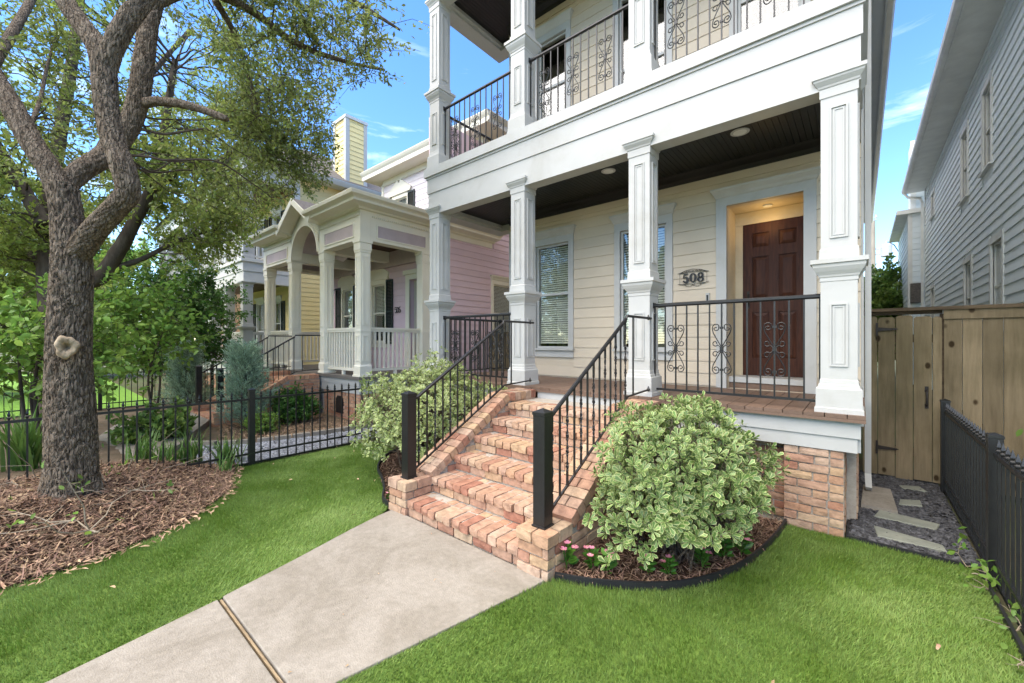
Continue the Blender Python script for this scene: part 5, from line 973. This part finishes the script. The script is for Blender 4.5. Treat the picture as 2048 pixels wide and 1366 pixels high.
# ------------------------------------------------------------------ junipers, strap leaved clumps, shrubs
def juniper(label, loc, h, w, seed):
    T = thing('juniper', label, 'shrub', loc, 'blue junipers by the lavender steps'); rng = np.random.default_rng(seed); n = 900; f = rng.random(n)**.8; a = rng.uniform(0, 6.283, n); rr = w*(1-f*.75)*rng.uniform(.15, 1, n)*(1+.35*np.sin(a*3+f*9))
    S0 = np.stack([loc[0]+rr*np.cos(a), loc[1]+rr*np.sin(a), loc[2]+.1+f*h], -1); d0 = unitv(np.stack([np.cos(a)*.7, np.sin(a)*.7, 0*a+.75], -1)+rng.normal(0, .3, (n, 3))); k = 22
    tt = rng.random((n, k, 1))*.22; P = (S0[:, None]+d0[:, None]*tt+rng.normal(0, .012, (n, k, 3))).reshape(-1, 3); D = (np.repeat(d0, k, 0)+rand_dirs(n*k, rng)*.55)
    m = M(); 
    for i in range(0, n, 4): m.tube([(loc[0], loc[1], max(loc[2], S0[i][2]-.25)), tuple(S0[i]), tuple(S0[i]+d0[i]*.2)], [.006, .004, .002], 3)
    m.tube([loc, (loc[0], loc[1], loc[2]+h)], [.03, .008], 6); tag(part('stems', m, 'bark2', T), kind='stuff'); leafcloud('foliage', P, D, .06, .010, 'juniper', T, rng, 0)
juniper('feathery blue green juniper beside the lavender steps', (-8.3, 2.45, .0), 1.3, .36, 51); juniper('smaller blue green juniper farther behind the lavender steps', (-11.2, 2.2, .0), 1.35, .42, 52)
def strap(name, label, loc, n, h, seed, w=.016, lean=.55, group=None, mt='blade'):
    T = thing(name, label, 'plant', loc, group); rng = np.random.default_rng(seed); a = rng.uniform(0, 6.283, n); l = rng.uniform(h*.6, h*1.15, n); k = 6; le = rng.uniform(.15, lean, n); V = []; base = np.stack([loc[0]+rng.normal(0, .06, n), loc[1]+rng.normal(0, .06, n), np.full(n, loc[2]-.01)], -1); d = np.stack([np.cos(a), np.sin(a), 0*a], -1); s = np.stack([-np.sin(a), np.cos(a), 0*a], -1)
    for i in range(k):
        f = i/(k-1); c = base+d*(l*le*f**1.3)[:, None]*1.2+np.array([0, 0, 1])*(l*(f-(le*.75)*f**2.6))[:, None]; ww = w/2*(1-f**2.5)*(.7+.6*math.sin(math.pi*min(1, f+.25))); V += [c-s*ww, c+s*ww]
    V = np.stack(V, 1); o = stuff_mesh('leaves', V, [(2*i, 2*i+1, 2*i+3, 2*i+2) for i in range(k-1)], mt, T); tag(o, kind='stuff'); part('crown_base', M().lathe([(.03, -.02), (.04, .02), (.01, .07)], 8, loc), 'midleaf', T)
strap('daylily_clump', 'arching strap leaved clump against the fence right of the oak', (-6.25, 1.25, .05), 70, .52, 61); strap('daylily_clump', 'yellowing strap leaved clump just left of the black fence post', (-6.12, 1.62, .02), 60, .46, 62); strap('daylily_clump', 'sparse strap leaved clump in the middle of the fence panel', (-6.4, .85, .12), 55, .5, 63); strap('iris_clump', 'tall dark strap leaved clump behind the fence left of the oak', (-6.7, -.05, .22), 70, .75, 64, w=.028, lean=.4)
strap('daylily_clump', 'pale strap leaved clump close behind the fence near the oak', (-6.15, 1.0, .1), 60, .42, 66); strap('daylily_clump', 'low strap leaved clump at the lawn corner of the mulch bed', (-5.70, 1.50, .05), 36, .30, 67, w=.010)
strap('iris_clump', 'second strap leaved clump at the far left edge', (-6.6, -.5, .22), 50, .7, 65, w=.028, lean=.4)
def leafy(name, label, loc, r, h, n, leaf, seed, ln=.06, wd=.03, lpt=14, broad=True): return simple_tree(name, label, loc, h*.6, 5, (r, r, h*.55), h*.55, leaf, seed, n=n, ln=ln, wd=wd, twigs=5, lpt=lpt, r=.012, spread=r*.6, broad=broad, tl=(.08, .22), cat='shrub')
leafy('green_shrub', 'dark green rounded shrub in front of the lavender brick base', (-8.35, 3.3, 0), .42, .62, 60, 'darkleaf', 71, ln=.075, wd=.035)
leafy('green_shrub', 'low broad leaved plants in the lavender yard behind the fence', (-8.0, 1.2, .05), .5, .55, 40, 'midleaf', 72, ln=.09, wd=.055, lpt=9)
leafy('yellow_shrub', 'small yellow green ground plant left of the dark shrub', (-7.75, 2.55, 0), .26, .26, 30, 'lime', 73, ln=.04, wd=.022)
leafy('green_shrub', 'low clipped green mounds behind the fence at far left', (-6.9, -.9, .2), .6, .4, 60, 'lime', 74, ln=.04, wd=.02)
# variegated shrubs ----------------------------------------------------
def varieg(label, c, r, h, n, seed, mt, bumps=.16, cut=None):
    T = thing('variegated_shrub', label, 'shrub', (c[0], c[1], .02)); rng = np.random.default_rng(seed); d = rand_dirs(n*3, rng); d = d[d[:, 2] > -.55][:n]; n = len(d)
    sz = rng.uniform(.75, 1.2, n); lump = 1+np.where(rng.random(n) < .09, rng.uniform(.04, .15, n), 0)+bumps*np.sin(d[:, 0]*5.3+seed)*np.cos(d[:, 1]*4.7)+.10*np.sin(d[:, 2]*8+d[:, 0]*7)+rng.normal(0, .05, n); sh = np.where(rng.random(n) < .74, rng.uniform(.88, 1.03, n), rng.uniform(.5, .88, n))*lump
    zc = h*.50; C0 = np.stack([c[0]+d[:, 0]*r[0]*sh, c[1]+d[:, 1]*r[1]*sh, zc+d[:, 2]*(h-zc)*sh], -1); C0[:, 2] = np.maximum(C0[:, 2], .07)
    if cut is not None: k = cut(C0); C0, d, sz = C0[k], d[k], sz[k]; n = len(C0)
    ax = unitv(d*np.array([.8, .8, .6])+np.array([0, 0, .45])+rng.normal(0, .28, (n, 3))); u1 = unitv(np.cross(ax, rand_dirs(n, rng))); u2 = np.cross(ax, u1); k = 8; V = []
    for j in range(k):
        th = 6.283*j/k+rng.uniform(-.35, .35, n); el = rng.uniform(.15, .75, n)+(.45 if j % 3 == 0 else 0); D = unitv((u1*np.cos(th)[:, None]+u2*np.sin(th)[:, None])*np.cos(el)[:, None]+ax*np.sin(el)[:, None]); s = unitv(np.cross(D, ax)); nn = np.cross(s, D); l = (rng.uniform(.034, .062, n)*sz)[:, None]; w = l*rng.uniform(.19, .235, (n, 1)); P = C0+D*.006
        V.append(np.stack([P, P+D*l*.4+s*w*.62, P+D*l*.76+s*w, P+D*l-nn*l*.08, P+D*l*.76-s*w, P+D*l*.4-s*w*.62, P+D*l*.42+nn*-w*.22, P+D*l*.76+nn*-w*.28], 1))
    V = np.concatenate(V); o = stuff_mesh('foliage', V, [(0, 6, 1), (1, 6, 7, 2), (2, 7, 3), (3, 7, 4), (4, 7, 6, 5), (5, 6, 0)], mt, T, {'rim': [.7, 1, 1, 1, 1, 1, 0, 0]}); tag(o, kind='stuff')
    m = M()
    for i in range(0, n, 5): q = Vector(C0[i]); b0 = Vector((c[0]+R.gauss(0, .10), c[1]+R.gauss(0, .10), 0)); m.tube([b0, b0.lerp(q, .5)+Vector((0, 0, .06)), q], [.010, .006, .003], 4)
    tag(part('stems', m, 'bark', T), kind='stuff')
varieg('large cream edged variegated shrub right of the brick steps', (-1.03, 3.13), (.56, .75), 1.08, 1800, 81, 'varieg', cut=lambda P: ~((P[:, 0] > -.95) & (P[:, 2] < .34)) & (P[:, 1] < 4.22) & ((P[:, 0] > -1.50) | (P[:, 2] > 1.0) | (P[:, 1] < 2.75)) & ~((P[:, 0] < -1.6) & (P[:, 1] > 2.4)))
varieg('pale variegated shrub left of the brick steps, behind the stair railing', (-4.12, 3.28), (.82, .82), 1.22, 2100, 82, 'varieg2', cut=lambda P: (P[:, 1] < 4.25) & (P[:, 0] < -3.36))
varieg('small variegated sprig rising beside the left porch column', (-4.75, 3.85), (.28, .28), 1.48, 150, 83, 'varieg2', cut=lambda P: (P[:, 1] < 4.1) & (P[:, 2] > .9))
# flowers ----------------------------------------------------------------
def Zp(u, v, z=0.02): t = (1.56-z)*FP/(v-683); p = px(u, v, t); return (p.x, p.y, z)
rng = np.random.default_rng(91); n = 34; a = rng.uniform(0, 6.283, n); h = rng.uniform(.015, .105, n); rr = .035*(1.1-h/.13); P = np.stack([np.cos(a)*rr*.4, np.sin(a)*rr*.4, h], -1); D = np.stack([np.cos(a), np.sin(a), 0*a+.45], -1)
fol = leafcloud('foliage', P, D, .052, .024, 'flowerleaf', None, rng, broad=True); fme = fol.data; bpy.data.objects.remove(fol)
stem_me = M().tube([(0, 0, 0), (.004, .002, .06), (0, .004, .125)], .003, 4).tube([(0, 0, .02), (.03, .01, .09), (.035, .012, .11)], .0025, 4).tube([(0, 0, .02), (-.022, .02, .08), (-.03, .025, .10)], .0025, 4).mesh('stem', K['flowerleaf'])
m = M()
for c, tl in (((0, .004, .128), 0), ((.037, .013, .113), .4), ((-.03, .027, .104), -.4)):
    for k in range(5):
        an = 6.283*k/5+tl; d = Vector((math.cos(an), math.sin(an), .25)); s = Vector((-math.sin(an), math.cos(an), 0)); c_ = Vector(c); m.add([c_, c_+d*.008+s*.006, c_+d*.017+s*.008, c_+d*.019, c_+d*.017-s*.008, c_+d*.008-s*.006], [(0, 1, 2, 3), (0, 3, 4, 5)])
blo = m.mesh('blossom', K['pink'])
FLW = [((1133, 1138), 'pink flower closest to the brick pier in the shrub bed', 1.15), ((1184, 1142), 'second pink flower from the brick pier in the shrub bed', 1.0), ((1214, 1150), 'third pink flower from the brick pier in the shrub bed', 1.0), ((1338, 1155), 'pink flower at the front middle of the bed edge', .85), ((1404, 1140), 'pink flower just right of the bed middle', .95), ((1449, 1122), 'second pink flower from the right end of the bed', 1.05), ((1483, 1112), 'rightmost pink flower in the shrub bed near the edging', 1.1), ((1296, 1150), 'low leafy flower plant under the front of the large shrub', .8)]
for (uv, lab, s) in FLW:
    p = Zp(*uv); T = thing('flower_plant', lab, 'flower', p, 'pink flowers along the shrub bed edge'); rz = R.uniform(0, 6.28)
    for nm, me in (('stem', stem_me), ('foliage', fme), ('blossom', blo)):
        s_ = s*1.22; o = link(nm, me, T, p, (0, 0, rz), (s_, s_, s_))
T = thing('flower_plant', 'tiny pink flower by the left brick pier', 'flower', (-3.46, 2.25, .02), 'pink flowers along the shrub bed edge')
for nm, me in (('stem', stem_me), ('foliage', fme), ('blossom', blo)): link(nm, me, T, (-3.46, 2.25, .02), (0, 0, 2), (.8, .8, .8))
# ------------------------------------------------------------------ edging, mulch, gravel, turf, stones
def edging(name, label, pts, h=.055):
    m = M(); 
    for (a, b) in zip(pts[:-1], pts[1:]):
        A, B = Vector((*a, 0)), Vector((*b, 0)); d = (B-A).normalized(); s = Vector((-d.y, d.x, 0))*.008; m.add([A-s, B-s, B+s, A+s, A-s+Vector((0, 0, h)), B-s+Vector((0, 0, h)), B+s+Vector((0, 0, h)), A+s+Vector((0, 0, h))], [(4, 5, 6, 7), (0, 1, 5, 4), (2, 3, 7, 6), (1, 2, 6, 5), (3, 0, 4, 7)])
    T = part(name, m, 'edging'); return tag(T, label, 'edging')
def dense(pts): o, _ = catmull([Vector((*p, 0)) for p in pts], [0]*len(pts), .06); return [(p.x, p.y) for p in o]
edging('bed_edging', 'curved black plastic edging round the large shrub bed', dense(BEDR)); edging('bed_edging', 'curved black edging round the left shrub bed', dense(BEDL)); edging('path_edging', 'straight black edging between right lawn and gravel strip', [(-.09, 4.178), (.62, 4.178)], .03); edging('path_edging', 'black edging along the foot of the right metal fence', [(.612, 4.176), (.615, 2.0), (.615, -2.5)], .035)
x, y = scatter(BEDR+[(-1.53, 4.16)], 3000); slivers('mulch', x, y, np.full(len(x), .024)+NR.uniform(0, .012, len(x)), 'mulch', (.03, .085), (.004, .010))
x, y = scatter(BEDL+[(-3.36, 4.2)], 1200); slivers('mulch', x, y, np.full(len(x), .024), 'mulch')
x, y = scatter(MPOLY, 3600); k = (y > -1.6); x, y = x[k], y[k]; slivers('leaf_litter', x, y, mound(x, y)+NR.uniform(0, .016, len(x)), 'mulch', (.04, .15), (.003, .009)); 
x, y = scatter(MPOLY, 1500); k = (y > -1.6); x, y = x[k], y[k]; slivers('leaf_litter', x, y, mound(x, y)+NR.uniform(.006, .02, len(x)), 'straw', (.03, .10), (.005, .016), .25)
x, y = scatter([(x-.10+.22*(i % 2), y) for i, (x, y) in enumerate(MULCH_EDGE)]+[(p[0]+.16, p[1]+.04) for p in MULCH_EDGE[::-1]], 700); k = y > -1.4; slivers('leaf_litter', x[k], y[k], np.full(k.sum(), .03), 'straw', (.03, .08), (.006, .018), .2)
def chips(name, poly, dens, mt, s=(.008, .022), z=.01):
    x, y = scatter(poly, dens); n = len(x); a = NR.uniform(0, 6.283, n); c = np.stack([x, y, np.full(n, z)+NR.uniform(0, .008, n)], -1); r = NR.uniform(*s, n)[:, None]; V = []
    for k in range(4): th = a+k*1.571+NR.uniform(-.4, .4, n); V.append(c+np.stack([np.cos(th)*(1.3 if k % 2 else .7), np.sin(th)*(1.3 if k % 2 else .7), NR.normal(0, .35, n)], -1)*r)
    V.append(c+np.stack([0*a, 0*a, .55+0*a], -1)*r); return tag(stuff_mesh(name, np.stack(V, 1), [(0, 1, 4), (1, 2, 4), (2, 3, 4), (3, 0, 4)], mt), kind='stuff')
chips('gravel', [(-.07, 4.20), (.63, 4.20), (.63, 6.33), (-.03, 6.33)], 6500, 'gravel'); 
def flag(label, quad, th=.03, mt='stone'):
    P = [Zp(u, v, .03)[:2] for u, v in quad]; o = part('stepping_stone', M().prism(P if sum((P[i][0]*P[(i+1) % 4][1]-P[(i+1) % 4][0]*P[i][1]) for i in range(4)) > 0 else P[::-1], lambda x, y, a: (x, y, a), -.01, th), mt); b = o.modifiers.new('b', 'BEVEL'); b.width = .004; return tag(o, label, 'stepping stone', 'stepping stones in the gravel strip')
flag('nearest grey stepping stone in the gravel strip', [(1747, 1050), (1755, 1071), (1895, 1103), (1886, 1090)]); flag('second grey stepping stone from the lawn', [(1759, 1019), (1748, 1031), (1873, 1059), (1880, 1048)]); flag('third dark stepping stone toward the gate', [(1800, 998), (1797, 1008), (1845, 1012), (1840, 1000)]); flag('pale stepping stone nearest the gate', [(1798, 970), (1806, 976), (1855, 983), (1838, 972)])
o = part('splash_block', M().prism([(.0, 5.0), (.25, 5.0), (.23, 5.7), (.02, 5.7)], lambda x, y, a: (x, y, a), .0, .05), 'conc'); tag(o, 'sloped concrete splash block under the downspout', 'splash block')
turf([p for p in clip(LAWN_R, -1.6)], 21000, 'turf_grass'); turf([p for p in clip(LAWN_L, -1.6)], 15000, 'turf_grass')
# neighbour's yard
gx, gy = np.meshgrid(np.linspace(-14, -5.90, 60), np.linspace(-5, 4.3, 60)); sm = np.clip((1.7-gy)/1.9, 0, 1); gz = .004+.22*sm*sm*(3-2*sm)*np.clip((gx+12)/4, 0, 1)+NR.normal(size=gx.shape)*.006; m = M(); m.v = [tuple(p) for p in np.stack([gx, gy, gz], -1).reshape(-1, 3)]; m.f = [(j*60+i, j*60+i+1, j*60+i+61, j*60+i+60) for j in range(59) for i in range(59)]; tag(part('neighbor_yard', m, 'ncover', smooth=True), kind='structure')
chips('gravel_strip', [(-5.92, 1.7), (-5.92, 4.4), (-6.65, 4.4), (-6.75, 3.0), (-7.0, 2.1), (-7.4, 1.6), (-6.4, 1.3)], 3200, 'pebble', (.010, .022), .016)
pts = dense([(-7.6, 1.5), (-7.1, 2.05), (-6.85, 3.0), (-6.75, 4.4)]); m = M()
KB = thing('stone_border', 'low grey stone border between gravel and planting in the lavender yard', 'border', (-6.9, 2.8, 0))
for i in range(0, len(pts)-4, 4):
    a, b = pts[i], pts[i+3]; d = Vector((b[0]-a[0], b[1]-a[1], 0)); link('border_stone', R.choice(BV['brick2']) if False else M().box(-.5, .5, -.5, .5, -.5, .5).mesh('border_stone', K['conc']), KB, ((a[0]+b[0])/2, (a[1]+b[1])/2, .035), (0, 0, math.atan2(d.y, d.x)), (d.length+.035, .09, .09))
o = part('neighbor_walk', M().prism([(-10.38, 2.12), (-10.4, 1.1), (-9.2, .75), (-8.0, .45), (-6.75, .2), (-6.6, .85), (-7.3, 1.35), (-8.3, 1.75), (-9.14, 2.12)], lambda x, y, a: (x, y, a), -.05, .115), 'conc'); tag(o, kind='structure')
sheet('sunlit_lawn', [(-30, -6), (-13.2, -6), (-13.2, 2.0), (-30, 2.0)], .02, 'limelawn')
x, y = scatter([(-8.6, 3.9), (-7.1, 3.9), (-6.9, 2.8), (-7.6, 1.9), (-9.0, 2.2)], 900); slivers('mulch', x, y, np.full(len(x), .02), 'straw')
# dead twigs and weeds
def twiggy(label, pts, seed, leaf=None, nl=24, name='fallen_twigs', sc=1.0):
    T = thing(name, label, 'branch' if not leaf else 'plant', pts[0]); r_ = random.Random(seed); m = M(); LP = []
    for k in range(7):
        p0 = Vector(r_.choice(pts)); q = [p0]; d = Vector((r_.gauss(0, 1), r_.gauss(0, 1), r_.uniform(.05, .5))).normalized()
        for i in range(5): d = (d+Vector((r_.gauss(0, .3), r_.gauss(0, .3), r_.gauss(-.03, .2)))).normalized(); q.append(q[-1]+d*r_.uniform(.08, .16)*sc); q[-1].z = max(q[-1].z, p0.z+.01)
        m.tube(q, [v_*(.3+.7*sc) for v_ in (.006, .005, .004, .003, .002, .001)], 5); LP += [tuple(v) for v in q[2:]]
        for i in (2, 3): e = q[i]+Vector((r_.gauss(0, .1), r_.gauss(0, .1), abs(r_.gauss(0, .06))))*sc; m.tube([q[i], e], [.003, .001], 4); LP.append(tuple(e))
    tag(part('twigs', m, 'twig', T), kind='stuff')
    if leaf: g = np.random.default_rng(seed); P = np.array(LP)[g.integers(0, len(LP), nl)]+g.normal(0, .03, (nl, 3)); leafcloud('leaves', P, rand_dirs(nl, g)+np.array([0, 0, .3]), .055, .028, leaf, T, g, broad=True)
def mp_(u, v, z): p = Zp(u, v, z); return p
twiggy('pale bare fallen twigs on the mulch left of the oak', [mp_(30, 985, .26), mp_(60, 960, .27)], 101); twiggy('thin leafy twigs sprouting at the right foot of the oak', [mp_(235, 985, .2), mp_(215, 975, .22)], 102, 'midleaf', 40); twiggy('spindly leafless twigs by the fence panel', [mp_(260, 955, .2), mp_(300, 945, .16)], 103, 'lime', 26); twiggy('small leafy weeds at the foot of the right metal fence', [(.56, 4.05, .02), (.60, 3.85, .02), (.55, 4.15, .02)], 104, 'lime', 60, 'weeds', .32); twiggy('trailing weeds under the near right metal fence', [(.63, 3.4, .02), (.64, 3.1, .02)], 105, 'midleaf', 40, 'weeds', .3); twiggy('green twig sprouts on the mulch in front of the oak', [mp_(150, 1040, .2), mp_(180, 1060, .15)], 106, 'lime', 16)
simple_tree('leafy_shrub', 'pale leafy branches at the right edge behind the metal fence', (1.35, 4.9, 0), .9, 3, (.35, .4, .4), .8, 'lime', 75, n=14, ln=.07, wd=.035, twigs=5, lpt=8, r=.012, spread=.2, broad=True, tl=(.1, .25), cat='shrub')
# utility pole
UP = thing('utility_pole', 'wooden utility pole with grey transformer beyond the fence', 'utility pole', (.49, 30, 0))
part('pole', M().lathe([(.17, 0), (.11, 8.2)], 12, (.49, 30, 0)), 'polewood', UP); part('transformer', M().lathe([(.20, 0), (.23, .03), (.23, .62), (.20, .66), (.05, .68), (.05, .82), (.03, .84)], 16, (1.05, 30, 6.15)), 'galv', UP); part('insulator', M().lathe([(.03, 0), (.05, .05), (.02, .1), (.06, .15), (.02, .3)], 8, (.62, 30, 8.2)), 'galv', UP); part('bracket', M().box(.6, .9, 29.97, 30.03, 6.3, 6.36).box(.6, .9, 29.97, 30.03, 6.6, 6.66).box(.05, .45, 29.97, 30.03, 7.0, 7.05), 'galv', UP)
part('cable', M().tube([(1.1, 30, 6.95), (1.35, 30, 6.75), (1.55, 30, 6.3), (1.5, 30, 5.6)], .025, 6), 'black', UP)

# ------------------------------------------------------------------ side yard fence, trees across the street (seen reflected in the panes)
SF = thing('wooden_fence', 'brown wooden fence closing the side yard behind the left porch railing', 'fence', (-6.0, 7.6, 0)); x = -7.27
while x < -4.75: pbox('board', 'wood', SF, x+.002, min(x+.137, -4.73), 7.6+R.uniform(0, .004), 7.62, .02, 1.80); x += .14
pbox('rail', 'darkwood', SF, -7.27, -4.73, 7.625, 7.665, 1.5, 1.59); pbox('rail', 'darkwood', SF, -7.27, -4.73, 7.625, 7.665, .3, .39)
simple_tree('street_tree', 'tree across the street reflected in the left porch window', (-15.0, -14.0, 0), 5, 3, (4.0, 3.0, 3.2), 5.0, 'oak2', 48, n=60, ln=.28, wd=.14, twigs=8, lpt=22, r=.14, spread=1.0, tl=(.6, 1.2))
simple_tree('street_tree', 'tree across the street reflected in the middle porch window', (-8.0, -14.5, 0), 5, 3, (3.6, 3.0, 3.0), 5.0, 'midleaf', 49, n=60, ln=.28, wd=.14, twigs=8, lpt=22, r=.14, spread=1.0, tl=(.6, 1.2))

x, y = scatter(LAWN_R, 1.2); k = y > -.5; slivers('fallen_leaves', x[k], y[k], np.full(k.sum(), .030), 'straw', (.02, .05), (.008, .018), .2); x, y = scatter(LAWN_L, 2); k = y > -.5; slivers('fallen_leaves', x[k], y[k], np.full(k.sum(), .030), 'straw', (.02, .05), (.008, .018), .2)
x, y = scatter(P1, 6); slivers('fallen_leaves', x, y, np.full(len(x), .016), 'straw', (.012, .03), (.004, .010), .05)
